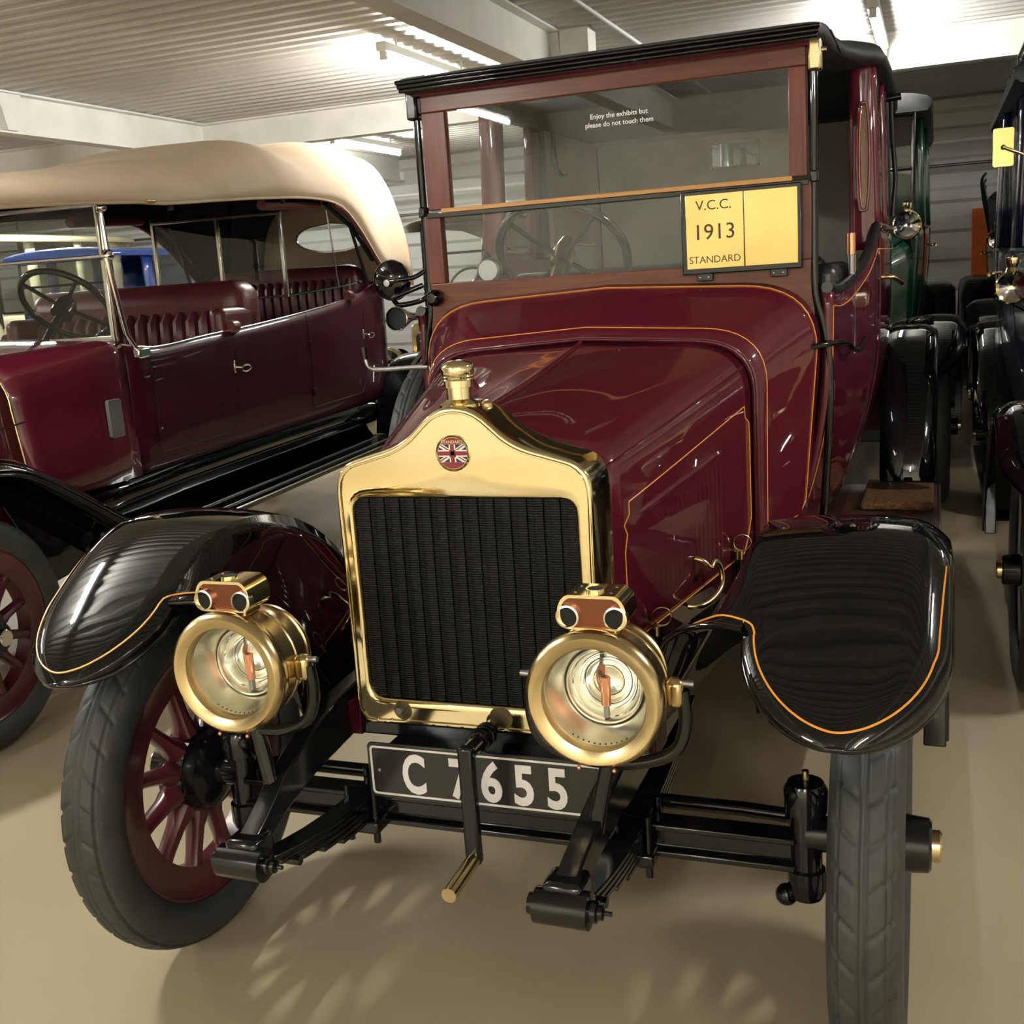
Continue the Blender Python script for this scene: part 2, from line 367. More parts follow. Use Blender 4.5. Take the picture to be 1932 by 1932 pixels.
def wheel(parent, loc, side, hi=False, mat='spoke_red', hubmat='black_enamel', capmat='brass_dull', spokes=12, name='wheel', drum=True):
    me = ring_mesh('felloe'+mat, [(.226, -.026), (.230, .026), (.292, .030), (.300, .036), (.304, .036), (.304, -.036), (.300, -.036), (.292, -.030), (.226, -.026)])
    w_ = link(name, me, mat, parent, True, loc=loc); w_.rotation_euler = (0, 0, 0 if side > 0 else PI)
    link('tyre', tyre_mesh(hi), None, w_, False)
    sm = spoke_mesh()
    if mat != 'spoke_red':
        key = 's'+mat
        if key not in _cache: _cache[key] = sm.copy()
        sm = _cache[key]
    for k_ in range(spokes):
        s_ = link('spoke', sm, mat, w_); s_.rotation_euler = (2*PI*(k_+.5)/spokes, 0, 0)
    h = ring_mesh('hub'+hubmat, [(.0, -.075), (.05, -.075), (.088, -.055), (.095, -.03), (.10, -.03), (.10, .034), (.07, .038), (.055, .045), (.05, .095), (.044, .10), (0, .10)])
    link('hub', h, hubmat, w_)
    c_ = ring_mesh('cap'+capmat, [(0, .118), (.026, .118), (.03, .114), (.03, .1), (0, .1)], 24); link('hub_cap', c_, capmat, w_)
    return w_
def dome(r, h0, h1, n=6): return [(r*cos(PI/2*k/n), h0+(h1-h0)*sin(PI/2*k/n)) for k in range(n+1)]

class Wing:
    """front or rear wing sweeping over a wheel; path in the (y, z) plane, inner and outer edges in x"""
    def __init__(s, path, edges, crown=.012, sh=.030, inner=None):
        s.sh = sh; s.inner = inner; s.path = path; s.edges = edges; s.crown = crown
    def frame(s, i):
        a = s.path[max(i-1, 0)]; b_ = s.path[min(i+1, len(s.path)-1)]; ty, tz = b_[0]-a[0], b_[1]-a[1]; l = math.hypot(ty, tz); return (-tz/l, ty/l)
    def pt(s, i, x, off=0.):
        xi, xo = s.edges[i]; ny, nz = s.frame(i); wd = max(xo-xi, 1e-5); t = min(max((x-xi)/wd, 0), 1)
        k_ = min(1, wd/.3); e = xo-x; e2 = x-xi
        h = s.crown*k_*(1-abs(2*t-1)**2)-k_*s.sh*max(0, 1-e/.06)**2-(k_*s.sh*.35*max(0, 1-e2/.045)**2 if s.inner is None or i <= s.inner else 0)+off; y, z = s.path[i]
        return (x, y+ny*h, z+nz*h)
    def ipt(s, fi, x, off=0.):
        i = int(min(max(fi, 0), len(s.path)-2)); t = fi-i
        xi = lerp(s.edges[i][0], s.edges[i+1][0], t); xo = lerp(s.edges[i][1], s.edges[i+1][1], t)
        a = Vector(s.pt(i, min(max(x, s.edges[i][0]), s.edges[i][1]), off)); b_ = Vector(s.pt(i+1, min(max(x, s.edges[i+1][0]), s.edges[i+1][1]), off))
        p = a.lerp(b_, t); p.x = x; return p
def wing_path(cy, cz, r, a0, a1, end, step=2., flat=0.):
    ph = [a0+d for d in (0, .12, .35, .8, 1.4)] if step < 3 else [a0, a0+.6, a0+1.5]
    a = a0+2.2
    while a < a1: ph.append(a); a += step
    ph.append(a1)
    def rr(q):
        u = min(1, max(0, (q-52)/34)); return r-(flat*sin(PI*(q-a0)/44) if a0 < q < a0+44 else 0)+(.030*u*u*(3-2*u) if flat else 0)
    P = [(cy-rr(q)*cos(math.radians(q)), cz+rr(q)*sin(math.radians(q))) for q in ph]
    ty, tz = sin(math.radians(a1)), cos(math.radians(a1)); p = P[-1]
    L = math.hypot(end[0]-p[0], end[1]-p[1])
    P += bez(p, (p[0]+ty*L*.45, p[1]+tz*L*.45), end, 10)[1:]
    return ph, P
def build_wing(parent, sx, wg, mat, name='front_wing', lip=.022, thick=.004, bead=True, lip_in_until=None, bead_r=.0055):
    secs = []; n = len(wg.path)
    for i in range(n):
        xi, xo = wg.edges[i]; ny, nz = wg.frame(i); y, z = wg.path[i]
        f = min(1, (xo-xi)/.2); q = []
        inner = lip_in_until is None or i <= lip_in_until
        si = wg.sh*.35*min(1, (xo-xi)/.3)
        if inner: q.append((xi, y-ny*(lip*f+si), z-nz*(lip*f+si)))
        else: q.append((xi, y-ny*.001, z-nz*.001))
        q += [wg.pt(i, lerp(xi, xo, .5-.5*cos(PI*k/18))) for k in range(19)]
        so = wg.sh*min(1, (xo-xi)/.3); q.append((xo+.004*f, y-ny*(lip*.5*f+so), z-nz*(lip*.5*f+so))); q.append((xo, y-ny*(lip*f+so), z-nz*(lip*f+so)))
        secs.append([(sx*p[0], p[1], p[2]) for p in q])
    o = MB().loft(secs).build(name, mat, parent, True, thick=thick, ang=80)
    if bead:
        pts = [secs[i][-1] for i in range(n)][::-1]
        last = n-1 if lip_in_until is None else lip_in_until
        pts += [secs[i][0] for i in range(1, last+1)]
        tube('edge_bead', mat, o, pts, bead_r, 8)
    return o
# ------------------------------------------------------------------ the maroon saloon in the middle
hero = empty('vintage_car')
tag(hero, 'maroon and black vintage saloon with polished brass radiator and number plate C 7655', 'car')
H = hero
RX = -.008                                                   # the radiator sits a touch off the centre line
# ---- radiator
out = [(.272, .62), (.272, 1.06), (.2715, 1.09), (.268, 1.115), (.2585, 1.133), (.2465, 1.1435)]
HT = [(0, 1.257), (.02, 1.2552), (.042, 1.2475), (.058, 1.237), (.075, 1.222), (.103, 1.198), (.14, 1.178), (.19, 1.163), (.235, 1.150)]
for k in range(31):
    x = .235*(1-k/30); out.append((x, sinterp(HT, x)))
half = [(x, z) for x, z in out]
full = [(RX+x, z) for x, z in half]+[(RX-x, z) for x, z in half[-2::-1]]
low = [(RX-.262, .594), (RX-.245, .588), (RX+.245, .588), (RX+.262, .594)]
outer = full+low                                             # closed outline, right side upwards
# core opening with rounded corners, same vertex count via resampling
def rrect(x0, x1, z0, z1, r, n=8):
    c = [(x1-r, z0+r, -PI/2), (x1-r, z1-r, 0), (x0+r, z1-r, PI/2), (x0+r, z0+r, PI)]; p = []
    for cx, cz_, a in c: p += [(cx+r*cos(a+PI/2*k/n), cz_+r*sin(a+PI/2*k/n)) for k in range(n+1)]
    return p
def resample(poly, n, start):
    poly = poly[:]; i0 = min(range(len(poly)), key=lambda i: (poly[i][0]-start[0])**2+(poly[i][1]-start[1])**2); poly = poly[i0:]+poly[:i0]+[poly[i0]]
    L = [0]
    for a, b_ in zip(poly, poly[1:]): L.append(L[-1]+math.hypot(b_[0]-a[0], b_[1]-a[1]))
    res = []; j = 0
    for k in range(n):
        d = L[-1]*k/n
        while L[j+1] < d: j += 1
        t = (d-L[j])/max(L[j+1]-L[j], 1e-9); res.append((lerp(poly[j][0], poly[j+1][0], t), lerp(poly[j][1], poly[j+1][1], t)))
    return res
hole = rrect(RX-.238, RX+.238, .645, 1.076, .028)
# face: split by angle so both rings line up
NF = 160; cx, cz_ = RX, .87
def ray_hit(poly, ang):
    d = (cos(ang), sin(ang)); best = 0
    for a, b_ in zip(poly, poly[1:]+poly[:1]):
        ex, ez = b_[0]-a[0], b_[1]-a[1]; den = d[0]*ez-d[1]*ex
        if abs(den) < 1e-12: continue
        t = ((a[0]-cx)*ez-(a[1]-cz_)*ex)/den; u = ((a[0]-cx)*d[1]-(a[1]-cz_)*d[0])/den
        if t > 0 and -1e-9 <= u <= 1+1e-9: best = max(best, t)
    return (cx+d[0]*best, cz_+d[1]*best)
angs = [2*PI*k/NF for k in range(NF)]
O1 = [ray_hit(outer, a) for a in angs]; I1 = [ray_hit(hole, a) for a in angs]
def ringY(p, y, s=0.):                                       # offset inward by s along the ray
    q = []
    for (x, z) in p:
        d = math.hypot(x-cx, z-cz_); q.append((cx+(x-cx)*(1-s/d), y, cz_+(z-cz_)*(1-s/d)))
    return q
sh = MB().loft([ringY(O1, .125), ringY(O1, .010), ringY(O1, .003, .002), ringY(O1, 0, .007), ringY(O1, .002, .013), ringY(O1, .002, .016)]+[ [tuple(Vector(a).lerp(Vector(b_), t)) for a, b_ in zip(ringY(O1, .002, .016), ringY(I1, .002, -.006))] for t in (.33, .66, 1)]+[ringY(I1, .006, 0), ringY(I1, .02, 0)], True)
rad = sh.build('radiator_shell', 'brass', H, True, ang=60)
# fine bead round the face and the core opening
tube('bead', 'brass', rad, [(x, y, z) for x, y, z in ringY(O1, -.0005, .012)]+[ringY(O1, -.0005, .012)[0]], .0022, 6)
# core: vertical tube columns with fine fins
box('core_back', 'core_gap', H, RX-.245, RX+.245, .026, .10, .64, 1.08, 0)
fin = MB(); cwid = .476/14
for k in range(86):
    z = .648+.427*k/86; dx = cwid*.46
    fin.add([(-dx, .012, z), (0, .0085, z), (dx, .012, z), (dx, .012, z+.0036), (0, .0085, z+.0036), (-dx, .012, z+.0036), (-dx, .028, z), (dx, .028, z), (dx, .028, z+.0036), (-dx, .028, z+.0036)],
            [(0, 1, 4, 5), (1, 2, 3, 4), (5, 4, 3, 8, 9), (0, 6, 7, 2, 1), (2, 7, 8, 3), (0, 5, 9, 6)])
fin.box(-cwid*.38, cwid*.38, .0145, .027, .645, 1.077)
fme = fin.mesh('core_column')
for k in range(14): link('core_column', fme, 'core_black', rad, False, loc=(RX-.238+cwid*(k+.5), 0, 0))
for k in range(15):
    x = RX-.225+.45*k/14; MB().lathe(dome(.0045, 0, -.0035, 3), 'y', 8, (x, .0015, .598)).build('rivet', 'brass_dull', rad)
for x, s in ((RX-.165, .020), (RX+.055, .024)):
    st_ = MB().lathe([(0, -.0012), (s, -.001), (s*1.05, 0)], 'y', 20, (x, .0018, .622)).build('tarnish_patch', 'brass_tarnish', rad)
MB().lathe([(0, -.006), (.008, -.006), (.011, 0)], 'y', 6, (RX-.172, .001, .622)).build('bolt', 'steel', rad, False)
# neck and filler cap
cap = lathe('filler_cap', 'brass', rad, [(.040, 1.243), (.040, 1.256), (.030, 1.262), (.0245, 1.266), (.0245, 1.288), (.0285, 1.289), (.0285, 1.302), (.0315, 1.303), (.0305, 1.306), (.0315, 1.309), (.0305, 1.312), (.0325, 1.315), (.0325, 1.330), (.030, 1.334), (.018, 1.340), (0, 1.342)], 'z', 40, (RX-.004, .052, 0))
lathe('vent_boss', 'brass_dull', rad, [(.012, 1.24), (.012, 1.252), (.008, 1.257), (0, 1.259)], 'z', 16, (RX+.040, .085, 0))
# enamel badge with the flag
bd = lathe('badge', 'brass', H, [(0, -.001), (.0315, -.001), (.034, -.004), (.036, -.002), (.036, .004)], 'y', 40, (RX-.004, .0, 1.166))
plain('enamel_red', (.23, .02, .03), .25); plain('enamel_blue', (.015, .012, .11), .25); plain('enamel_white', (.85, .83, .78), .3)
def clip(poly, a, b_, c_):                                   # keep a*x+b*z<=c
    res = []
    for p, q in zip(poly, poly[1:]+poly[:1]):
        dp, dq = a*p[0]+b_*p[1]-c_, a*q[0]+b_*q[1]-c_
        if dp <= 0: res.append(p)
        if dp*dq < 0: t = dp/(dp-dq); res.append((lerp(p[0], q[0], t), lerp(p[1], q[1], t)))
    return res
circ = [(.0305*cos(2*PI*k/40), .0305*sin(2*PI*k/40)) for k in range(40)]
band = clip(clip(circ, 0, 1, .0175), 0, -1, .0175)
def enamel(nm, poly, y, mat):
    if len(poly) > 2: MB().prism([(RX-.004+p[0], 1.166+p[1]) for p in poly], 'y', y-.0004, y+.0002).build(nm, mat, bd, False)
enamel('badge_scroll', clip(circ, 0, -1, -.0180), -.0018, 'enamel_red'); enamel('badge_scroll', clip(circ, 0, 1, -.0180), -.0018, 'enamel_red')
enamel('flag_field', band, -.0015, 'enamel_blue')
def strip(poly, ang, wd, off=0):
    nx, nz = -sin(ang), cos(ang); return clip(clip(poly, nx, nz, off+wd), -nx, -nz, -off+wd)
for s in (1, -1):
    a = s*math.radians(32); enamel('flag_saltire_white', strip(band, a, .0042), -.0020, 'enamel_white')
    enamel('flag_saltire_red', strip(band, a, .0011, .0008), -.0023, 'enamel_red')
enamel('flag_cross_white', strip(band, 0, .0068), -.0026, 'enamel_white'); enamel('flag_cross_white', strip(band, PI/2, .0068), -.0026, 'enamel_white')
enamel('flag_cross_red', strip(band, 0, .0040), -.0030, 'enamel_red'); enamel('flag_cross_red', strip(band, PI/2, .0040), -.0030, 'enamel_red')
text('badge_lettering', 'STANDARD', 'brass', bd, .0085, (RX-.004, -.0024, 1.1855), .0003)

# ---- bonnet and scuttle
NB = 14
def bonnet_sec(t):
    w_ = lerp(.268, .432, t**.95); return arch(w_, w_, .70, lerp(1.145, 1.292, t), lerp(1.163, 1.313, t), lerp(.075, .125, t), 9, .062*(1-t)**1.5, lerp(.085, .16, t))
def bonnet_y(t): return lerp(.122, .852, t)
secs = [[(RX*(1-t)+x, bonnet_y(t), z) for x, z in bonnet_sec(t)] for t in [k/NB for k in range(NB+1)]]
bon = MB().loft(secs).build('bonnet', 'maroon', H, True, thick=.004, ang=70)
N2 = len(secs[0])//2
tube('hinge_rod', 'maroon', bon, [Vector(s[N2])+Vector((0, 0, .002)) for s in secs], .006, 8)
for s in (1, -1):
    idx = 9 if s > 0 else len(secs[0])-10
    tube('side_hinge', 'maroon', bon, [Vector(q[7 if s > 0 else len(q)-8])+Vector((s*.001, 0, .0)) for q in secs], .0032, 6)
def bside(t, z, s=1, d=.0022): return (RX*(1-t)+s*(lerp(.268, .432, t**.95)+d), bonnet_y(t), z)
for s in (1, -1):
    P = [(.07, .93), (.085, .965), (.07, .985), (.10, 1.005), (.10, 1.025)]
    P += [(lerp(.10, .93, k/8), lerp(1.03, 1.142, k/8)) for k in range(9)]+[(.935, 1.115), (.965, 1.10), (.97, 1.08)]+[(.97, lerp(1.06, .86, k/6)) for k in range(7)]+[(.955, .835), (.93, .80)]+[(lerp(.90, .12, k/8), lerp(.775, .735, k/8)) for k in range(9)]+[(.07, .77), (.07, .85), (.07, .93)]
    tube('coach_line', 'stripe', bon, [bside(t, z, s) for t, z in P], .0016, 5)
    # raised pressing
    pr = [bside(lerp(.14, .75, k/10), lerp(.995, 1.057, k/10), s, -.002) for k in range(11)]
    MB().tube(pr, .011, 10, True, [.002]+[.011]*9+[.002]).build('pressing', 'maroon', bon)
    # louvre slits below the pressing
    for k in range(16):
        t = lerp(.24, .72, k/15)
        if .45 < t < .52: continue
        tube('louvre', 'maroon', bon, [bside(t, lerp(.80, .80, t), s, -.0012), bside(t, lerp(.98, 1.083, t)-.03, s, -.0012)], .0035, 6)
    # catches with ring pulls
    for t, z in ((.80, .80), (.20, .745)):
        b0 = Vector(bside(t, z, s, .016)); c_ = tube('bonnet_catch', 'black_enamel', bon, [b0-Vector((0, 0, .09)), b0-Vector((0, 0, .02))], .009, 10)
        tube('catch_head', 'brass_dull', bon, [b0-Vector((0, 0, .02)), b0], .012, 12)
        tube('ring_pull', 'brass_dull', bon, [b0+Vector((s*.010+.020*cos(a), .006*s*cos(a), .02+.020*sin(a))) for a in [2*PI*k/20 for k in range(21)]], .0022, 6)
    # swan-neck handle
    hp = [bside(.44, .735, s, .004), bside(.45, .735, s, .03), bside(.50, .742, s, .042), bside(.56, .762, s, .045), bside(.575, .80, s, .04), bside(.55, .822, s, .034), bside(.515, .812, s, .034), bside(.505, .83, s, .02), bside(.505, .835, s, .002)]
    tube('bonnet_handle', 'brass_dull', bon, smooth_path(hp, 4), .007, 8)
def scut_sec(t):
    return arch(lerp(.447, .574, t), lerp(.447, .525, t), .70, lerp(1.300, 1.424, t**.9), lerp(1.326, 1.450, t**.9), lerp(.125, .17, t), 9)
NSC = 8
ssec = [[(x, lerp(.848, 1.145, k/NSC), z) for x, z in scut_sec(k/NSC)] for k in range(NSC+1)]
first = [(x*.975, .846, z-.010) for x, _, z in ssec[0]]
scu = MB().loft([first]+ssec).build('scuttle', 'maroon', H, True, thick=.004, ang=70)
tube('bead', 'maroon', scu, [(p[0], .850, p[2]) for p in ssec[0]], .006, 8)
for t in (.14, .93):
    q = offset_poly(scut_sec(t), .0018); n0 = 1
    tube('coach_line', 'stripe', scu, [(x, lerp(.848, 1.145, t), z) for x, z in q[n0:-n0]], .0018, 5)
for s in (1, -1):
    q = offset_poly(scut_sec(.14), .0018)[1]; q2 = offset_poly(scut_sec(.93), .0018)[1]
    tube('coach_line', 'stripe', scu, [(s*q[0], lerp(.848, 1.145, .14), q[1]), (s*(q[0]+.010), .905, q[1]+.006), (s*(q[0]+.016), .918, q[1]-.022), (s*(q2[0]-.014), 1.09, q2[1]-.03), (s*q2[0], lerp(.848, 1.145, .93), q2[1])], .0016, 5)

# ---- windscreen
ws = empty('windscreen', (0, 0, 0), 0, H)
YW0, YW1 = 1.150, 1.185
box('dash_board', 'mahogany', ws, -.560, .560, YW0, YW1, 1.16, 1.486, .002)
for s in (1, -1):
    MB().prism([(s*.470 if s < 0 else .498, 1.698), (s*.545, 1.698), (s*.545, 1.972), (s*.470 if s < 0 else .498, 1.972)], 'y', YW0+.008, YW1).build('upper_stile', 'mahogany_upright', ws, True, .003)
    box('lower_stile', 'mahogany_upright', ws, min(s*.505, s*.555), max(s*.505, s*.555), YW0, YW1, 1.486, 1.684, .002)
box('upper_rail', 'mahogany', ws, -.545, .545, YW0+.008, YW1, 1.972, 2.020, .003)
box('middle_bead', 'oak_bead', ws, -.50, .505, YW0-.002, YW1, 1.688, 1.701, .002)
box('middle_rail', 'black_enamel', ws, -.545, .548, YW0-.004, YW1, 1.675, 1.689, .002)
box('upper_glass', 'glass', ws, -.472, .500, 1.166, 1.170, 1.699, 1.974, 0)
box('lower_glass', 'glass', ws, -.507, .507, 1.166, 1.170, 1.484, 1.678, 0)
for i, (s_, z) in enumerate((('Enjoy the exhibits but', 1.9015), ('please do not touch them', 1.8795))):
    text('sticker_lettering', s_, 'letter_white', ws, .0185, (.044, 1.1645, z), .0003, bold=.0002)
for s in (1, -1):
    tube('post', 'black_gloss', ws, smooth_path([(s*.574, 1.155, .74), (s*.585, 1.157, .9), (s*.596, 1.16, 1.1), (s*.594, 1.16, 1.22), (s*.580, 1.158, 1.32), (s*.562, 1.155, 1.40), (s*.560, 1.16, 1.55), (s*.562, 1.165, 1.8), (s*.562, 1.165, 2.0)], 4), .011, 10)
    MB().box(min(s*.55, s*.583), max(s*.55, s*.583), 1.14, 1.185, 1.955, 2.035).build('post_bracket', 'brass_dull' if s > 0 else 'black_enamel', ws, True, .006)
    lathe('pivot_screw', 'brass_dull', ws, [(0, .012), (.006, .012), (.007, 0)], 'x', 10, (s*.583, 1.162, 2.005))
    MB().box(min(s*.553, s*.572), max(s*.553, s*.572), 1.145, 1.185, 1.68, 1.71).build('pivot_plate', 'black_enamel', ws, True, .004)
# brass plaque on the lower screen
pl = box('plaque_frame', 'black_enamel', H, .213, .532, 1.128, 1.146, 1.464, 1.683, .003)
box('plaque_sheet', 'brass_plate', pl, .227, .3815, 1.1245, 1.130, 1.478, 1.673, .001)
box('plaque_sheet', 'brass_plate', pl, .3835, .522, 1.1245, 1.130, 1.478, 1.673, .001)
plain('engraving', (.06, .035, .012), .6)
text('plaque_lettering', 'V.C.C.', 'engraving', pl, .036, (.303, 1.1240, 1.632), .0003)
text('plaque_lettering', '1913', 'engraving', pl, .058, (.303, 1.1240, 1.555), .0003)
text('plaque_lettering', 'STANDARD', 'engraving', pl, .0265, (.303, 1.1240, 1.493), .0003)
for x in (.272, .470):
    hb = box('plaque_hinge', 'black_enamel', pl, x-.022, x+.022, 1.134, 1.150, 1.445, 1.468, .002)
    for d in (-.012, .012): MB().lathe(dome(.004, 0, -.003, 3), 'y', 8, (x+d, 1.134, 1.455)).build('screw', 'steel', pl)
# lever across the right-hand post
tube('stay_rod', 'black_enamel', ws, smooth_path([(.49, 1.06, 1.237), (.53, 1.09, 1.252), (.60, 1.14, 1.262), (.635, 1.25, 1.255), (.645, 1.30, 1.235), (.66, 1.40, 1.225), (.67, 1.46, 1.25)], 4), .008, 8)
tube('stay_grip', 'black_enamel', ws, [(.475, 1.05, 1.228), (.535, 1.09, 1.254)], .015, 10)

# ---- body
def bw(y): return sinterp([(1.14, .590), (1.5, .622), (1.80, .660), (1.98, .678), (3.0, .678), (3.36, .65)], y)
def bz(z): return sinterp([(.68, .80), (.80, .865), (.95, .935), (1.12, .985), (1.28, 1.), (1.6, 1.), (2.08, .98)], z)
def sidex(y, z): return bw(y)*bz(z)
def topz(y): return sinterp([(1.14, 1.41), (1.3, 1.398), (1.5, 1.415), (1.72, 1.465), (1.85, 1.515), (1.95, 1.575)], y)
YB = 1.95
for s in (1, -1):
    secs = []
    for k in range(19):
        y = lerp(1.15, YB, k/18); zt = topz(y); secs.append([(s*sidex(y, lerp(.70, zt, j/14)), y, lerp(.70, zt, j/14)) for j in range(15)])
    dr = MB().loft(secs).build('front_door', 'maroon', H, True, thick=.022, ang=60)
    tube('door_rim', 'leather_black', dr, [(q[-1][0], q[-1][1], q[-1][2]) for q in secs], .016, 8)
    tube('coach_line', 'stripe', dr, [(s*(sidex(q[-1][1], q[-1][2]-.045)+.012), q[-1][1], q[-1][2]-.045) for q in secs[1:-1]], .0016, 5)
    tube('coach_line', 'stripe', dr, [(s*(sidex(1.17, z)+.0122), 1.172, z) for z in [.74+.62*k/14 for k in range(15)]], .0016, 5)
    tube('shut_line', 'core_gap', dr, [(s*(sidex(1.86, z)+.0115), 1.86, z) for z in [.72+.77*k/14 for k in range(15)]], .002, 5)
    for z in (1.13, .85):
        MB().box(min(s*(sidex(1.19, z)-.01), s*(sidex(1.19, z)+.02)), max(s*(sidex(1.19, z)-.01), s*(sidex(1.19, z)+.02)), 1.20, 1.23, z-.03, z+.03).build('hinge', 'maroon', dr, True, .004)
    # rear compartment: panel below the window line, pillars, quarter
    secs = [[(s*sidex(y, lerp(.70, 1.58, j/14)), y, lerp(.70, 1.58, j/14)) for j in range(15)] for y in [lerp(YB, 3.36, k/16) for k in range(17)]]
    sp = MB().loft(secs).build('side_panel', 'maroon', H, True, thick=.022, ang=60)
    tube('coach_line', 'stripe', sp, [(s*(sidex(y, 1.50)+.0125), y, 1.50) for y in [lerp(1.9, 3.3, k/14) for k in range(15)]], .0016, 5)
    for ya, yb, nm, ins in ((YB, 2.14, 'door_pillar', 0), (2.44, 2.58, 'rear_pillar', 0), (2.58, 3.36, 'rear_quarter', 0)):
        secs = [[(s*sidex(y, z), y, z) for z in [lerp(1.56, 2.09, j/8) for j in range(9)]] for y in [lerp(ya, yb, k/4) for k in range(5)]]
        MB().loft(secs).build(nm, 'maroon' if nm != 'rear_quarter' else 'roof_leather', H, True, thick=.024)
    # rounded front corner of the rear compartment, faced with a moulded panel
    secs = []
    for z in [lerp(1.50, 2.085, j/20) for j in range(21)]:
        x1 = sidex(YB, z); secs.append([(s*x, yy, z) for x, yy in [(.598, YB-.004), (.612, YB-.010), (x1-.03, YB-.012), (x1-.006, YB-.006), (x1+.004, YB+.02), (x1+.005, YB+.06)]])
    cp = MB().loft(secs).build('corner_panel', 'maroon', H, True, thick=.010)
    mp_ = [(.640+.020*cos(a)*(1-.0*k), 1.79+.165*max(-1, min(1, 1.15*sin(a)))) for k, a in enumerate([2*PI*k/40 for k in range(41)])]
    pts = [(s*x, YB-.020, z) for x, z in mp_]
    if s > 0: tube('moulding', 'maroon', cp, pts, .005, 6)
    if s > 0: tube('coach_line', 'stripe', cp, [(s*(.640+(abs(p[0])-.640)*.6), YB-.019, 1.79+(p[2]-1.79)*.92) for p in pts], .0014, 5)
    tube('waist_rail', 'maroon', H, [(s*(sidex(y, 1.575)+.012), y, 1.575) for y in [lerp(YB, 3.34, k/12) for k in range(13)]], .010, 8)
    box('door_glass', 'glass', H, min(s*.655, s*.659), max(s*.655, s*.659), 2.14, 2.44, 1.58, 2.09, 0)
    # hood iron with knob
    tube('hood_iron', 'black_enamel', H, [(s*.70, 2.62, 2.03), (s*.705, 2.64, 1.90), (s*.715, 2.66, 1.76), (s*.705, 2.66, 1.62)], .009, 8)
    tube('hood_iron_knob', 'black_enamel', H, [(s*.668, 2.62, 2.04), (s*.735, 2.62, 2.045)], .013, 10)
    tube('door_handle', 'brass_dull', H, smooth_path([(s*.68, 2.36, 1.40), (s*.715, 2.36, 1.40), (s*.735, 2.39, 1.385), (s*.745, 2.43, 1.375)], 4), .009, 8)
# lining, back, floor
box('back_lining', 'cloth_grey', H, -.62, -.10, 3.30, 3.33, 1.2, 2.09, 0); box('back_lining', 'cloth_grey', H, .12, .62, 3.30, 3.33, 1.2, 2.09, 0)
box('back_lining', 'cloth_grey', H, -.10, .12, 3.30, 3.33, 1.2, 1.905, 0); box('back_lining', 'cloth_grey', H, -.10, .12, 3.30, 3.33, 2.015, 2.09, 0)
for a in ((-.66, -.10, .70, 2.10), (.12, .66, .70, 2.10), (-.10, .12, .70, 1.905), (-.10, .12, 2.015, 2.10)):
    MB().box(a[0], a[1], 3.335, 3.37, a[2], a[3]).build('back_panel', 'roof_leather' if a[2] > 1 else 'maroon', H, True)
box('rear_glass', 'glass', H, -.10, .12, 3.34, 3.345, 1.905, 2.015, 0)
tube('rear_glass_frame', 'cloth_grey', H, [(p[0], 3.298, p[1]) for p in rrect(-.10, .12, 1.905, 2.015, .03)+[rrect(-.10, .12, 1.905, 2.015, .03)[0]]], .006, 6)
for s in (1, -1):
    MB().box(min(s*.628, s*.648), max(s*.628, s*.648), 2.60, 3.30, 1.2, 2.08).build('quarter_lining', 'cloth_grey', H, True)
    tube('pull_strap', 'leather_black', H, smooth_path([(s*.62, 2.62, 2.06), (s*.612, 2.62, 1.93), (s*.60, 2.65, 1.89), (s*.60, 2.71, 1.90)], 4), .010, 6)
box('body_floor', 'lining_dark', H, -.52, .52, 1.0, 3.33, .70, .73, 0)
# roof
def roofsec(y):
    hw = sinterp([(1.10, .575), (1.16, .592), (1.6, .598), (1.80, .64), (1.95, .702), (3.2, .702), (3.42, .67)], y)
    ze = sinterp([(1.10, 2.046), (1.3, 2.060), (1.9, 2.088), (3.0, 2.095), (3.42, 2.06)], y); cr = sinterp([(1.10, .004), (1.25, .010), (1.6, .03), (2.0, .075), (3.2, .085), (3.42, .03)], y)
    q = [(hw-.035, ze-.022), (hw-.008, ze-.022), (hw+.004, ze-.008), (hw-.002, ze+.016)]
    q += [(hw*cos(a)*.995, ze+.016+cr*sin(a)**.8) for a in [PI/2*k/10 for k in range(1, 11)]]
    return [(x, y, z) for x, z in q]+[(-x, y, z) for x, z in q[-2::-1]]
ys = [1.10, 1.115, 1.14, 1.18, 1.25, 1.35, 1.5, 1.65, 1.75, 1.82, 1.88, 1.95, 2.1, 2.4, 2.8, 3.1, 3.25, 3.36, 3.42]
rsec = [roofsec(y) for y in ys]
fr_ = [[(p[0], 1.098, lerp(p[2], 2.035, .6)) for p in rsec[0]]]
roof = MB().loft(fr_+rsec, True, True).build('roof', 'roof_leather', H, True, ang=60)
box('roof_lining', 'lining_dark', H, -.60, .60, 1.25, 1.80, 2.060, 2.066, 0); box('roof_lining', 'lining_dark', H, -.63, .63, 1.80, 3.33, 2.060, 2.066, 0)
for i, z in enumerate((2.030, 2.041, 2.052)):
    tube('cant_moulding', 'black_gloss', roof, [(-.578-.004*i, 1.098-.003*i, z), (.578+.004*i, 1.098-.003*i, z)], .0065, 8)
box('header_rail', 'maroon', H, -.556, .556, 1.135, 1.18, 2.016, 2.036, .003)
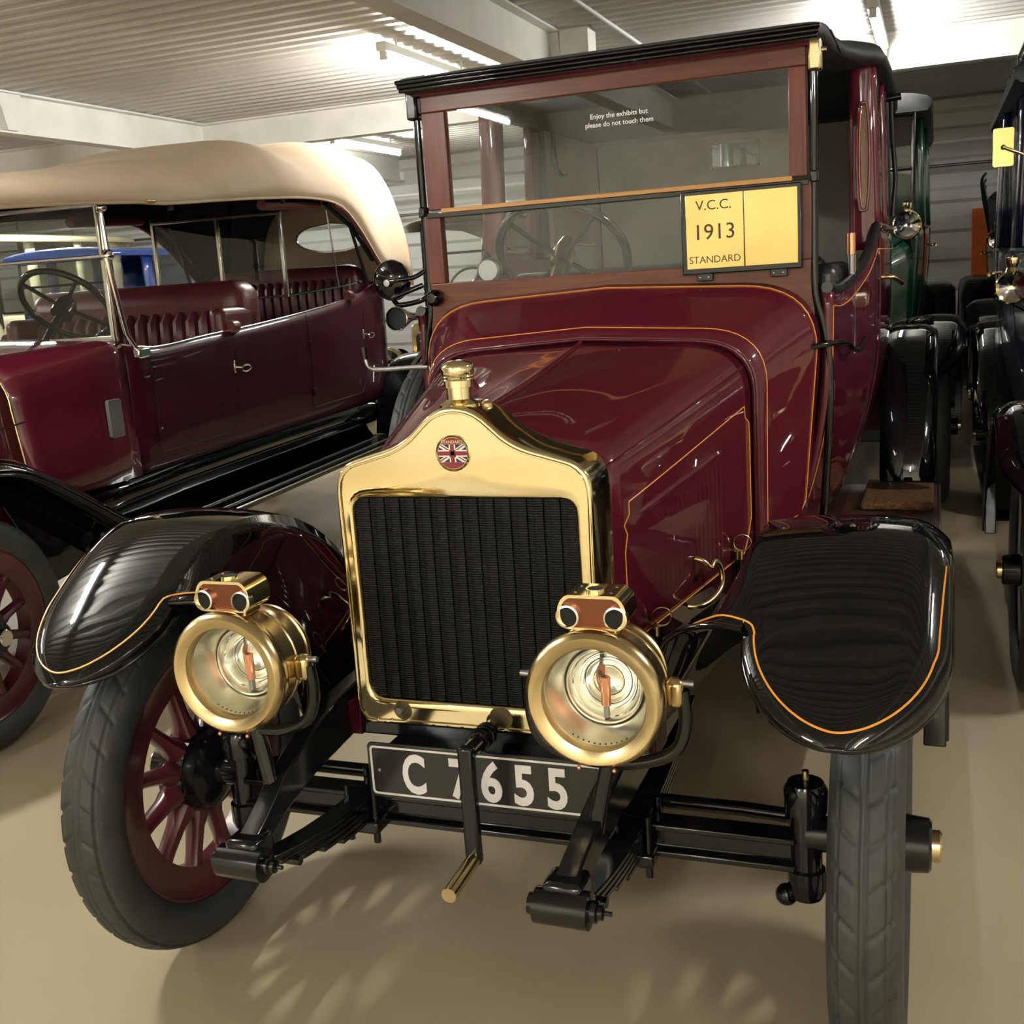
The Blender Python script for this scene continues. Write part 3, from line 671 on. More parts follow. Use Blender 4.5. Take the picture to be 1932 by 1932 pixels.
# interior fittings
def cushion(name, mat, parent, x0, x1, y0, y1, z0, z1, r):
    o = MB().box(x0, x1, y0, y1, z0, z1).build(name, mat, parent, True); md = o.modifiers.new('round', 'BEVEL'); md.width = r; md.segments = 5; md.limit_method = 'NONE'
    for p in o.data.polygons: p.use_smooth = True
    return o
cushion('seat_back', 'leather_black', H, -.54, .54, 1.72, 1.88, 1.05, 1.50, .06); cushion('seat_cushion', 'leather_black', H, -.54, .54, 1.32, 1.74, .98, 1.16, .05)
for s in (1, -1): cushion('arm_rest', 'leather_black', H, s*.565-.04, s*.565+.04, 1.36, 1.90, 1.16, 1.47, .035)
sw = empty('steering_wheel', (-.235, 1.47, 1.545), 0, H); sw.rotation_euler = (math.radians(-50), 0, 0)
tube('rim', 'black_gloss', sw, [(.205*cos(a), .205*sin(a), .0) for a in [2*PI*k/48 for k in range(49)]], .014, 10)
for k in range(4):
    a = PI/4+PI/2*k; tube('wheel_spoke', 'black_enamel', sw, [(0, 0, -.012), (.2*cos(a), .2*sin(a), 0)], .008, 6)
lathe('boss', 'brass_dull', sw, [(.035, -.05), (.035, .02), (.028, .045), (.02, .075), (0, .08)], 'z', 20)
for a in (.2, 2.5): tube('control_lever', 'brass_dull', sw, [(0, 0, .06), (.09*cos(a), .09*sin(a), .065)], .005, 6)
tube('steering_column', 'brass_dull', sw, [(0, 0, -.05), (0, 0, -.62)], .022, 12)
lathe('gauge', 'steel', H, [(0, -.012), (.030, -.012), (.036, -.006), (.036, .02)], 'y', 24, (-.385, 1.21, 1.515))
tube('brake_lever', 'steel', H, [(.628, 1.55, 1.2), (.628, 1.53, 1.50)], .012, 8); lathe('brake_lever_grip', 'copper', H, [(0, .03), (.014, .03), (.014, -.03), (0, -.03)], 'z', 12, (.628, 1.53, 1.52))
box('lever_plate', 'brass_dull', H, .635, .640, 1.56, 1.68, 1.40, 1.49, .004)

# ---- chassis, dumb irons, springs, axle
ch = empty('chassis', (0, 0, 0), 0, H)
for s in (1, -1):
    path = smooth_path([(s*.335, 3.9, .60), (s*.335, 1.2, .60), (s*.335, .25, .60), (s*.333, .05, .598), (s*.328, -.10, .585), (s*.318, -.25, .556), (s*.308, -.36, .520), (s*.305, -.41, .503)], 5)
    secs = []
    for i, p in enumerate(path):
        h = interp([(-.41, .020), (-.30, .030), (-.05, .052), (.2, .056), (9, .056)], p.y); wd = .020
        secs.append([(p.x-wd, p.y, p.z-h), (p.x+wd, p.y, p.z-h), (p.x+wd, p.y, p.z+h), (p.x-wd, p.y, p.z+h)])
    MB().loft(secs, True, True).build('side_rail', 'black_enamel', ch, True, .004)
    lathe('spring_eye', 'black_enamel', ch, [(0, -.058), (.018, -.058), (.018, -.048), (.030, -.046), (.031, .046), (.018, .048), (.018, .058), (.012, .060), (.012, .068), (.004, .07), (.004, .082), (0, .082)], 'x', 20, (s*.305, -.418, .487))
    MB().box(s*.305-.034, s*.305+.034, -.425, -.36, .488, .530).build('iron_cap', 'black_enamel', ch, True, .010)
    for k in range(5):                                        # leaf spring
        y0 = -.41+.075*k if k else -.42; y1 = .54-.075*k
        pts = [(s*.305, y, .405-.012*k+.075*((y-.064)/.48)**2) for y in [lerp(y0, y1, j/12) for j in range(13)]]
        secs = [[(p[0]-.025, p[1], p[2]-.0055), (p[0]+.025, p[1], p[2]-.0055), (p[0]+.025, p[1], p[2]+.0055), (p[0]-.025, p[1], p[2]+.0055)] for p in pts]
        MB().loft(secs, True, True).build('spring_leaf', 'black_enamel', ch, True, .002)
    for dy in (-.045, .045): tube('spring_bolt', 'black_enamel', ch, [(s*.305+.032, .064+dy, .30), (s*.305+.032, .064+dy, .43), (s*.305-.032, .064+dy, .43), (s*.305-.032, .064+dy, .30)], .008, 8)
    MB().box(s*.305-.045, s*.305+.045, .0, .13, .325, .355).build('spring_pad', 'black_enamel', ch, True, .006)
    tube('shackle_bolt', 'black_enamel', ch, [(s*.305-.03, -.29, .425), (s*.305+.036, -.29, .425)], .010, 8)
    # stub axle
    lathe('king_pin', 'black_enamel', ch, [(0, .275), (.030, .275), (.036, .29), (.036, .335), (.03, .34), (.03, .45), (.040, .455), (.042, .50), (.034, .515), (0, .52)], 'z', 20, (s*.638, .064, 0))
    tube('stub_axle', 'black_enamel', ch, [(s*.64, .064, .41), (s*.70, .064, .41)], .035, 14)
    tube('steering_arm', 'black_enamel', ch, smooth_path([(s*.64, .07, .30), (s*.625, .10, .285), (s*.60, .16, .275)], 4), .014, 8)
    lathe('ball_joint', 'black_enamel', ch, [(.022*sin(PI*k/8), -.022*cos(PI*k/8)) for k in range(9)], 'z', 14, (s*.60, .06, .275))
    lathe('oiler', 'brass_dull', ch, [(0, .0), (.007, 0), (.007, .018), (0, .02)], 'z', 10, (s*.638, .064, .52))
ax = MB()
sec = [(-.028, .335), (.028, .335), (.028, .348), (.010, .352), (.010, .388), (.028, .392), (.028, .405), (-.028, .405), (-.028, .392), (-.010, .388), (-.010, .352), (-.028, .348)]
ax.prism([(.064+p[0], p[1]-.0) for p in sec], 'x', -.62, .62).build('front_axle', 'black_enamel', ch, True, .003)
tube('track_rod', 'black_enamel', ch, [(-.60, .17, .385), (-.50, .17, .390), (.50, .17, .390), (.60, .17, .385)], .016, 12)
for s in (1, -1): tube('track_rod_end', 'black_enamel', ch, [(s*.60, .17, .385), (s*.635, .12, .40)], .020, 10)
MB().box(-.30, .30, .25, .29, .54, .60).build('cross_member', 'black_enamel', ch, True, .006)
MB().box(-.32, .32, .03, .12, .548, .588).build('radiator_tray', 'black_enamel', ch, True, .006)
MB().box(-.22, .18, .35, .85, .26, .58).build('engine_sump', 'black_enamel', ch, True, .05)
for s in (1, -1): MB().prism([(s*.285, .55), (s*.36, .55), (s*.36, .60), (s*.285, .64)], 'y', .02, .12).build('radiator_bracket', 'maroon_shaded', ch, True, .003)
# crank
cr = tube('starting_handle', 'black_enamel', H, [(0.025, .06, .600), (0.025, -.125, .600)], .016, 12)
tube('crank_spring', 'black_enamel', cr, [(.025+.019*cos(a), -.02-.06*a/(2*PI*6), .600+.019*sin(a)) for a in [2*PI*6*k/96 for k in range(97)]], .004, 6)
MB().box(.009, .041, -.145, -.122, .372, .618).build('crank_arm', 'black_enamel', cr, True, .006)
tube('crank_grip', 'brass_dull', cr, [(.025, -.122, .384), (.025, -.18, .380), (.025, -.262, .376)], .015, 14)
for dx in (-.05, .04): MB().lathe([(0, -.012), (.009, -.012), (.011, 0)], 'y', 6, (dx, .028, .60)).build('bracket_nut', 'black_enamel', cr, False)
# number plate
np_ = MB().prism(rrect(-.240, .285, .446, .566, .010, 4), 'y', -.047, -.041).build('number_plate', 'plate_black', H, True, .001)
pts = [(x, -.0485, z) for x, z in rrect(-.232, .277, .454, .558, .008, 4)]
pr_ = []
for i, p in enumerate(pts+[pts[0]]): pr_.append(p)
A_ = rrect(-.234, .279, .452, .560, .009, 4); B_ = rrect(-.2295, .2745, .4565, .5555, .006, 4)
MB().loft([[(x, -.0478, z) for x, z in A_], [(x, -.0478, z) for x, z in B_], [(x, -.0470, z) for x, z in B_]], True).build('plate_border', 'plate_white', np_, False)
for ch_, x in (('C', -.135), ('7', -.033), ('6', .036), ('5', .106), ('5', .176)):
    text('plate_character', ch_, 'plate_white', np_, .117, (x, -.0482, .4645), .0008, bold=.0034, sx=.66 if ch_ == 'C' else .80)
for x in (-.215, .26): MB().lathe(dome(.004, 0, -.003, 3), 'y', 8, (x, -.047, .506)).build('plate_screw', 'steel', np_)
box('plate_bracket', 'black_enamel', np_, -.20, .22, -.041, .03, .545, .556, 0)

# ---- headlamps
plain('chimney_copper', (.22, .085, .05), .25, 1.)
def headlamp(s):
    h = empty('headlamp', (s*.350, -.335, .815), 0, H)
    bz_ = lathe('bezel', 'brass_dull', h, [(.0850, .014), (.0860, .002), (.0885, -.004), (.100, -.011), (.108, -.012), (.1140, -.007), (.1175, .003), (.1175, .012), (.1135, .020), (.1135, .028), (.109, .031)], 'y', 56)
    lathe('lens', 'glass', h, [(0, -.002), (.04, .0), (.075, .006), (.088, .010)], 'y', 40)
    lathe('drum', 'brass_dull', h, [(.109, .024), (.109, .030), (.106, .032), (.106, .070), (.108, .072), (.108, .078), (.100, .084), (.092, .086), (.088, .10), (.088, .135), (.091, .137), (.091, .145), (.082, .158), (.060, .172), (.03, .180), (0, .182)], 'y', 48)
    lathe('cone', 'nickel', h, [(.0890, .014), (.087, .020), (.0660, .072), (.062, .073), (.060, .075)], 'y', 48)
    lathe('inner_ring', 'nickel', h, [(.066, .068), (.0665, .064), (.063, .063), (.060, .068), (.060, .080), (.052, .096)], 'y', 48)
    lathe('reflector', 'mirror', h, [(.060, .078), (.056, .098), (.045, .115), (.028, .126), (.012, .130), (0, .131)], 'y', 40)
    lathe('burner', 'copper', h, [(0, .020), (.008, .020), (.0085, .016), (.0085, -.030), (0, -.03)], 'z', 14, (0, .072, -.006))
    box('burner_stem', 'steel', h, -.004, .004, .066, .078, -.058, -.034, .001)
    for k in range(11):
        a = -PI/2+math.radians((k-5)*6.5); MB().lathe([(0, -.001), (.0021, -.001), (.0021, .001)], 'y', 8, (.0865*cos(a), .0235, .0865*sin(a))).build('air_hole', 'core_gap', h)
    # chimney: oval brass hood with two round vents
    def oval(wd, ht, z0, n=14):
        p = []
        for k in range(n+1):
            a = -PI/2+PI*k/n; p.append((wd+ht*.75*cos(a), z0+ht*sin(a)))
        for k in range(n+1):
            a = PI/2+PI*k/n; p.append((-wd+ht*.75*cos(a), z0+ht*sin(a)))
        top = []
        for x, z in p: top.append((x, z+(.012*(1-(x/.07)**2) if z > z0 else .004*(1-(x/.07)**2))))
        return top
    ov = oval(.038, .026, .138); iv = [(x*.91, .138+(z-.138)*.85) for x, z in ov]
    chm = MB().loft([[(x, .020, z) for x, z in iv], [(x, .012, z) for x, z in iv], [(x, .012, z) for x, z in ov], [(x, .082, z) for x, z in ov], [(x, .082, z) for x, z in iv], [(x, .074, z) for x, z in iv]], True).build('chimney', 'brass', h, True, ang=40)
    MB().prism(iv, 'y', .018, .022).build('chimney_panel', 'chimney_copper', h, True)
    for d in (-1, 1):
        x = d*.040
        lathe('vent_tube', 'nickel', h, [(.0195, .024), (.0195, .009), (.0165, .008), (.0160, .020)], 'y', 24, (x, 0, .136))
        lathe('vent_hole', 'core_gap', h, [(0, .0165), (.0165, .0165)], 'y', 20, (x, 0, .136))
    t_ = lathe('top_vent', 'brass', h, [(.013, .0), (.013, .0012), (.0155, .0012), (.0155, -.003)], 'z', 24, (0, .042, .1755)); lathe('top_vent_hole', 'core_gap', h, [(0, .0004), (.013, .0004)], 'z', 20, (0, .042, .1755))
    for a, b_ in ((-.03, .03), (.03, .03), (-.03, .065), (.03, .065)): MB().lathe(dome(.003, 0, .0025, 3), 'z', 8, (a, b_, .1715)).build('rivet', 'brass', h)
    box('chimney_foot', 'brass_dull', h, -.038, .038, .024, .076, .102, .116, .004)
    # trunnions and fork bracket
    for d in (-1, 1):
        MB().box(min(d*.104, d*.134), max(d*.104, d*.134), .055, .085, -.030, .020).build('trunnion', 'brass_dull', h, True, .010)
        tube('trunnion_bolt', 'steel', h, [(d*.12, .07, .012), (d*.15, .07, .012)], .006, 8)
    tube('fork', 'black_enamel', h, smooth_path([(-.130, .07, 0), (-.134, .07, -.06), (-.115, .07, -.108), (-.06, .07, -.133), (0, .07, -.138), (.06, .07, -.133), (.115, .07, -.108), (.134, .07, -.06), (.130, .07, 0)], 5), .012, 10)
    tube('bracket_post', 'black_enamel', h, [(0, .07, -.135), (-s*.015, .065, -.20), (-s*.028, .06, -.265)], .015, 10)
    for a in (-.030, .030): MB().lathe([(.004*sin(PI*k/6), -.004*cos(PI*k/6)) for k in range(7)], 'z', 8, (a, -.004, -.118)).build('bezel_stud', 'copper', h)
    tube('gas_tap', 'brass_dull', h, [(.02, .05, -.108), (.02, .05, -.125)], .005, 8)
    return h
for s in (1, -1): headlamp(s)
# ---- hero wings, running boards, wheels
def hero_wing_right():
    A0, A1 = 40.5, 114.
    ph, P = wing_path(.064, .41, .568, A0, A1, (.735, .372), 1.6, .018)
    E_ = []
    for i in range(len(P)):
        if i < len(ph):
            a = ph[i]; hw = .160*(1-(max(0, 62-a)/(62-A0))**1.9)**.58 if a < 62 else .160
            hw = max(hw, .002); E_.append((.729-hw, .729+hw))
        else: E_.append((.569, .889+.008*(i-len(ph))/10))
    il = max(i for i, a in enumerate(ph) if a <= 62)
    return ph, Wing(P, E_, .014, .030, il)
ph, WG = hero_wing_right()
ILIP = max(i for i, a in enumerate(ph) if a <= 62)
for s in (1, -1):
    o = build_wing(H, s, WG, 'black_gloss', 'front_wing', .024, .004, True, ILIP)
    # coach line following the tip
    line = []
    inset = .020; da = 2.3
    def hw2(a): return (.160-inset)*max(0., 1-(max(0, 62-a)/(21.5-da))**1.9)**.58 if a < 62 else .160-inset
    seq = [(61.5-k*.8, -1) for k in range(0, 38)]; seq = [(a, sd) for a, sd in seq if a > 40.5+da]
    seq2 = [(a, 1) for a, _ in seq[::-1] if a < 58]
    # widen towards the outer return further up
    q = []
    for a, sd in seq: q.append((a, .729-hw2(a)-(.06*max(0, (a-62)/8)**1.5)))
    q.append((40.5+da, .729))
    for a, sd in seq2: q.append((a, .729+hw2(a)))
    q += [(a, .729+.140+.012*(a-58)/20) for a in (60, 64, 68, 72, 76, 80)]
    for a, x in q:
        x = max(x, .569) if a > 61 else x
        j = max(k for k in range(len(ph)) if ph[k] <= a+1e-6); j = min(j, len(ph)-2)
        line.append(WG.ipt(j+(a-ph[j])/(ph[j+1]-ph[j]), x, .0022))
    tube('stay_bolt', 'black_gloss', o, [tuple(Vector((s*.80, .03, .41+.583))-Vector((0, 0, .004))), (s*.80, .03, .41+.586+.003)], .014, 12)
    # inner valance running down to the chassis
    secs = []
    for i in range(ILIP, len(WG.path)):
        y, z = WG.path[i]; xi = WG.edges[i][0]; bwid = .36 if y < .1 else lerp(.36, .455, min(1, (y-.1)/.7))
        t = (i-ILIP)/(len(WG.path)-1-ILIP); zl = lerp(.66, .60, min(1, t*3)); ylow = lerp(.02, y, min(1, t*5))
        zl = min(zl, z-.005)
        fd = min(1, (i-ILIP)/9); q = bez((xi, y, z), (lerp(bwid+.02, bwid+.05, fd), lerp(y, ylow, .3), z+.012-fd*.75*(z-zl)), (bwid, ylow, zl), 10)
        secs.append([(s*p[0], p[1], p[2]) for p in q])
    first_ = []
    for k in range(0, 8):
        a_, b_ = Vector(secs[1][k]), Vector(secs[3][k]); c_, d_ = Vector(secs[2][max(k-1, 0)]), Vector(secs[2][k+1]); nn = (b_-a_).cross(d_-c_).normalized()
        if nn.z < 0: nn = -nn
        p = Vector(secs[2][k])+nn*.0045; first_.append(Vector((abs(p.x), p.y, p.z)))
    line = first_[:0:-1]+[(first_[0]+line[0])/2]+line
    tube('coach_line', 'stripe', o, [(s*p.x, p.y, p.z) for p in smooth_path(line, 3)], .0018, 5)
    v = MB().loft(secs).build('valance', 'black_gloss', o, True, thick=.004, ang=80)
    tube('valance_bead', 'black_gloss', o, secs[0], .006, 8)
    # outer rear flap board of the wing
    MB().prism([(.60, .372), (.74, .366), (.74, .60), (.66, .66)], 'x', min(s*.845, s*.895), max(s*.845, s*.895)).build('wing_flap', 'black_enamel', o, True, .004)
    # running board
    rb = box('running_board', 'board_wood', H, min(s*.50, s*.885), max(s*.50, s*.885), .72, 3.22, .445, .470, .004)
    box('board_edging', 'brass_tarnish', rb, min(s*.880, s*.890), max(s*.880, s*.890), .72, 3.22, .44, .476, .002)
    box('board_edging', 'black_enamel', rb, min(s*.50, s*.515), max(s*.50, s*.515), .72, 3.22, .47, .70, .002)
    # rear wing
    ph2, P2 = wing_path(3.62, .44, .70, 8, 120, (4.30, .74), 5)
    RW = Wing(P2, [(.650, .868)]*len(P2), .012)
    rw = build_wing(H, s, RW, 'black_gloss', 'rear_wing', .02, .004, True)
    wheel(H, (s*.765, .064, .41), s, True, name='front_wheel'); wheel(H, (s*.745, 3.62, .41), s, False, name='rear_wheel')
# mat lying on the running board
mat_ = cushion('door_mat', 'coir', None, .585, .862, 2.66, 3.18, .4715, .5015, .012)
tag(mat_, 'brown fibre mat lying on the saloon running board', 'mat')
# spare tyre on the left running board
sp = empty('spare_tyre', (0, 0, 0), 0, H)
st = link('tyre', tyre_mesh(True), None, sp, False, loc=(-.745, 1.605, .845)); st.rotation_euler = (0, 0, math.radians(0))
tube('tyre_strap', 'leather_black', sp, [(-.60, 1.50, 1.28), (-.72, 1.48, 1.30), (-.79, 1.48, 1.22)], .010, 6)
# mirrors, horn and tubes on the left of the screen
hn = empty('side_mirror', (0, 0, 0), 0, H)
lathe('mirror_back', 'black_gloss', hn, [(0, -.020), (.02, -.019), (.045, -.012), (.058, -.002), (.0605, .004), (.058, .008), (0, .010)], 'y', 36, (-.685, 1.16, 1.505))
lathe('mirror_rim', 'silver', hn, [(.0595, -.002), (.062, .001), (.0615, .006), (.058, .006)], 'y', 36, (-.685, 1.16, 1.505))
lathe('mirror_boss', 'steel', hn, [(0, -.045), (.010, -.044), (.012, -.03), (.012, -.018)], 'y', 14, (-.682, 1.16, 1.498))
tube('mirror_arm', 'black_enamel', hn, smooth_path([(-.682, 1.128, 1.50), (-.64, 1.12, 1.505), (-.60, 1.14, 1.51), (-.565, 1.16, 1.53)], 4), .007, 8)
sl = empty('horn', (0, 0, 0), 0, H)
lathe('horn_mouth', 'black_gloss', sl, [(.034, -.012), (.036, -.008), (.026, .03), (.012, .09), (.010, .14)], 'y', 28, (-.655, 1.12, 1.392), thick=.002)
lathe('horn_rim', 'silver', sl, [(.0345, -.014), (.037, -.012), (.0365, -.007), (.034, -.008)], 'y', 28, (-.655, 1.12, 1.392))
lathe('horn_gauze', 'core_gap', sl, [(0, -.004), (.033, -.004)], 'y', 20, (-.655, 1.12, 1.392))
tube('horn_bracket', 'black_gloss', sl, smooth_path([(-.655, 1.14, 1.425), (-.665, 1.12, 1.45), (-.64, 1.12, 1.462), (-.575, 1.145, 1.485)], 4), .008, 8)
tube('horn_arm', 'black_gloss', sl, smooth_path([(-.66, 1.13, 1.43), (-.63, 1.13, 1.432), (-.585, 1.14, 1.44), (-.555, 1.13, 1.452)], 4), .008, 8)
lathe('lamp_boss', 'black_gloss', sl, [(0, -.035), (.014, -.034), (.024, -.02), (.026, .0), (.02, .02)], 'y', 20, (-.535, 1.14, 1.445))
tube('bulb_horn_tube', 'steel', sl, smooth_path([(-.56, 1.10, 1.245), (-.62, 1.10, 1.245), (-.70, 1.10, 1.243), (-.745, 1.10, 1.245), (-.765, 1.10, 1.262), (-.77, 1.10, 1.31)], 5), .0065, 8)
tube('bulb_horn_grip', 'black_enamel', sl, [(-.769, 1.10, 1.275), (-.771, 1.10, 1.312)], .010, 10)

# ------------------------------------------------------------------ generic vintage car used for the cars around it
def oval_body(w_, wb, zb, zt, n=10): return [(lerp(wb, w_, 1-(1-k/n)**2.2), lerp(zb, zt, k/n)) for k in range(n+1)]
def generic_car(loc, rz, paint_, label, roof='limo', wheelc='black_enamel', L=3.5, nm='vintage_car', roofmat='roof_leather', ws_y=1.15, zr=2.1, sidelamp=None, head=True, radm='brass_dull', hoodmat='canvas_pale', rack=False, body_end=3.75, hi=False, lights='brass_dull', kb=1., sl=None):
    c = empty(nm, loc, rz); tag(c, label, 'car')
    rs = MB().prism(rrect(-.27, .27, .60, 1.16, .06), 'y', -.02, .10).build('radiator_shell', radm, c, True, .012)
    MB().prism(rrect(-.225, .225, .66, 1.06, .03), 'y', -.024, -.019).build('radiator_core', 'core_black', rs, True)
    lathe('filler_cap', radm, rs, [(.03, 1.15), (.022, 1.17), (.03, 1.19), (.03, 1.22), (0, 1.23)], 'z', 16, (0, .04, 0))
    secs = [[(x, lerp(.10, .80, t), z) for x, z in arch(lerp(.265, .42, t), lerp(.265, .42, t), .66, lerp(1.12, 1.27, t), lerp(1.17, 1.31, t), lerp(.09, .13, t), 6)] for t in [k/6 for k in range(7)]]
    MB().loft(secs).build('bonnet', paint_, c, True, thick=.004, ang=70)
    secs = [[(x, lerp(.80, ws_y, t), z) for x, z in arch(lerp(.43, .60, t), lerp(.43, .57, t), .66, lerp(1.29, 1.40, t), lerp(1.32, 1.43, t), lerp(.13, .18, t), 6)] for t in [k/4 for k in range(5)]]
    MB().loft(secs).build('scuttle', paint_, c, True, thick=.004, ang=70)
    def xw(y): return kb*sinterp([(ws_y, .60), (ws_y+.5, .64), (ws_y+1., .67), (body_end-.3, .66), (body_end, .60)], y)
    wl = 1.46 if roof != 'open' else 1.36
    for s in (1, -1):
        secs = [[(s*xw(y)*lerp(.86, 1, 1-(1-k/8)**2), y, lerp(.62, wl, k/8)) for k in range(9)] for y in [lerp(ws_y, body_end, j/12) for j in range(13)]]
        p_ = MB().loft(secs).build('body_side', paint_, c, True, thick=.02, ang=60)
        tube('waist_moulding', 'black_gloss', p_, [(q[-1][0]+s*.008, q[-1][1], q[-1][2]) for q in secs], .010, 6)
        for yd in (ws_y+.55, ws_y+1.25): tube('shut_line', 'core_gap', p_, [(s*(xw(yd)*lerp(.86, 1, 1-(1-k/8)**2)+.011), yd, lerp(.64, wl, k/8)) for k in range(9)], .003, 5)
        tube('door_handle', 'brass_dull', p_, smooth_path([(s*(xw(ws_y+1.2)+.005), ws_y+1.17, wl-.12), (s*(xw(ws_y+1.2)+.05), ws_y+1.17, wl-.12), (s*(xw(ws_y+1.2)+.055), ws_y+1.06, wl-.125)], 3), .008, 6)
    box('body_back', paint_, c, -.60, .60, body_end-.02, body_end, .62, wl, .006); box('body_floor', 'lining_dark', c, -.52, .52, .6, body_end-.05, .60, .63, 0)
    # windscreen
    for s in (1, -1): tube('screen_post', 'black_enamel', c, [(s*.59*kb, ws_y, 1.30), (s*.59*kb, ws_y+.01, zr-.02)], .014, 8)
    for z in (1.44, (1.44+zr)/2, zr-.03): tube('screen_rail', 'black_enamel', c, [(-.59*kb, ws_y+.005, z), (.59*kb, ws_y+.005, z)], .012, 8)
    box('windscreen_glass', 'glass', c, -.58, .58, ws_y, ws_y+.004, 1.44, zr-.03, 0)
    for k, y in enumerate((1.75, 2.85)):
        cushion('seat', 'leather_black', c, -.55, .55, y-.35, y, .95, 1.12, .05); cushion('seat_back', 'leather_black', c, -.55, .55, y-.02, y+.12, 1.0, 1.46, .05)
    sw_ = tube('steering_wheel', 'black_gloss', c, [(-.25+.19*cos(a), ws_y+.28+.12*sin(a), 1.45+.15*sin(a)) for a in [2*PI*k/32 for k in range(33)]], .013, 8); tube('steering_column', 'brass_dull', sw_, [(-.25, ws_y+.28, 1.45), (-.25, ws_y-.05, 1.10)], .018, 8)
    if roof == 'limo':
        for s in (1, -1):
            for ya, yb in ((ws_y+.45, ws_y+.58), (ws_y+1.2, ws_y+1.32), (body_end-.55, body_end)):
                secs = [[(s*xw(y)*(1-.03*k/3), y, lerp(wl, zr, k/3)) for k in range(4)] for y in (ya, yb)]
                MB().loft(secs).build('pillar', paint_, c, True, thick=.03)
            box('side_glass', 'glass', c, min(s*.645*kb, s*.650*kb), max(s*.645*kb, s*.650*kb), ws_y+.58, body_end-.55, wl, zr, 0)
        box('rear_panel', paint_, c, -.60, .60, body_end-.03, body_end, wl, zr, .004)
        q = []
        for y in (ws_y-.12, ws_y-.10, ws_y+.1, ws_y+1, body_end-.3, body_end-.02, body_end+.03):
            e = 0 if ws_y-.11 < y < body_end else -.02
            h_ = [(.69*kb+e, zr-.02), (.70*kb+e, zr+.0), (.69*kb+e, zr+.025)]+[((.69*kb+e)*cos(a), zr+.025+.07*sin(a)) for a in [PI/2*k/6 for k in range(1, 7)]]
            q.append([(x, y, z+e) for x, z in h_]+[(-x, y, z+e) for x, z in h_[-2::-1]])
        rf = MB().loft(q, True, True).build('roof', roofmat, c, True, ang=50)
        if rack:
            for s in (1, -1):
                for k in range(3): tube('roof_rack_rail', 'black_enamel', rf, [(s*.62*kb, ws_y+.1, zr+.12+.05*k), (s*.62*kb, body_end-.1, zr+.12+.05*k)], .010, 6)
                for k in range(7): y = lerp(ws_y+.1, body_end-.1, k/6); tube('roof_rack_post', 'black_enamel', rf, [(s*.62*kb, y, zr+.03), (s*.62*kb, y, zr+.22)], .008, 6)
            for k in range(3): tube('roof_rack_rail', 'black_enamel', rf, [(-.62*kb, ws_y+.1, zr+.12+.05*k), (.62*kb, ws_y+.1, zr+.12+.05*k)], .010, 6)
    elif roof == 'hood':
        q = []
        for y, ze, zc in ((ws_y-.25, zr-.10, zr+.02), (ws_y+.2, zr-.08, zr+.10), (ws_y+.8, zr-.05, zr+.16), (ws_y+1.4, zr-.05, zr+.22), (ws_y+2.0, zr-.12, zr+.24), (body_end-.3, zr-.42, zr+.18), (body_end+.05, zr-.62, zr-.05), (body_end+.12, zr-.62, zr-.45)):
            h_ = [(.70*cos(a)**.55, ze+(zc-ze)*sin(a)**.8) for a in [PI/2*k/10 for k in range(10)]]+[(0, zc)]
            q.append([(x, y, z) for x, z in h_]+[(-x, y, z) for x, z in h_[-2::-1]])
        MB().loft(q).build('hood', hoodmat, c, True, thick=.008, ang=80)
    else:                                                      # hood folded down behind the seats, frame irons standing up
        fh = cushion('folded_hood', 'lining_dark', c, -.66, .66, body_end-.45, body_end+.15, 1.40, 1.72, .08)
        for s in (1, -1):
            for k in range(4): tube('hood_iron', 'black_enamel', fh, smooth_path([(s*.68, body_end-.9, 1.40), (s*(.69+.01*k), body_end-.6+.08*k, 1.62+.05*k), (s*.68, body_end-.1, 1.72+.05*k)], 4), .012, 6)
    for s in (1, -1):
        phg, Pg = wing_path(.0, .41, .56, 32, 112, (.78, .40), 4)
        Eg = []
        for i in range(len(Pg)):
            hw = .15 if i >= len(phg) or phg[i] > 56 else max(.004, .15*(1-((56-phg[i])/24.)**1.8)); Eg.append((.73-hw, .73+hw))
        fw_ = build_wing(c, s, Wing(Pg, Eg, .014), 'black_gloss', 'front_wing', .022, .004, True)
        MB().loft([[(s*.58, y, z), (s*.42, y, z-.03), (s*.38, y, min(z-.05, .62))] for y, z in Pg[6:]]).build('valance', 'black_gloss', fw_, True, thick=.004)
        MB().prism([(.60, .39), (.80, .385), (.80, .58), (.66, .64)], 'x', min(s*.84, s*.88), max(s*.84, s*.88)).build('wing_flap', 'black_enamel', fw_, True, .004)
        ph3, P3 = wing_path(L, .43, .62, 8, 125, (L+.66, .62), 6)
        build_wing(c, s, Wing(P3, [(.60, .87)]*len(P3), .014), 'black_gloss', 'rear_wing', .02, .004, True)
        box('running_board', 'black_enamel', c, min(s*.46, s*.87), max(s*.46, s*.87), .78, L-.55, .40, .43, .004)
        wheel(c, (s*.75, 0, .41), s, False, wheelc, 'black_enamel', 'brass_dull', name='front_wheel'); wheel(c, (s*.74, L, .41), s, False, wheelc, 'black_enamel', 'brass_dull', name='rear_wheel')
        MB().loft([[(s*.33-.02, y, z-h_), (s*.33+.02, y, z-h_), (s*.33+.02, y, z+h_), (s*.33-.02, y, z+h_)] for y, z, h_ in ((-.45, .48, .02), (-.3, .53, .03), (0, .58, .05), (1, .60, .055), (L+.4, .60, .055))], True, True).build('side_rail', 'black_enamel', c, True, .004)
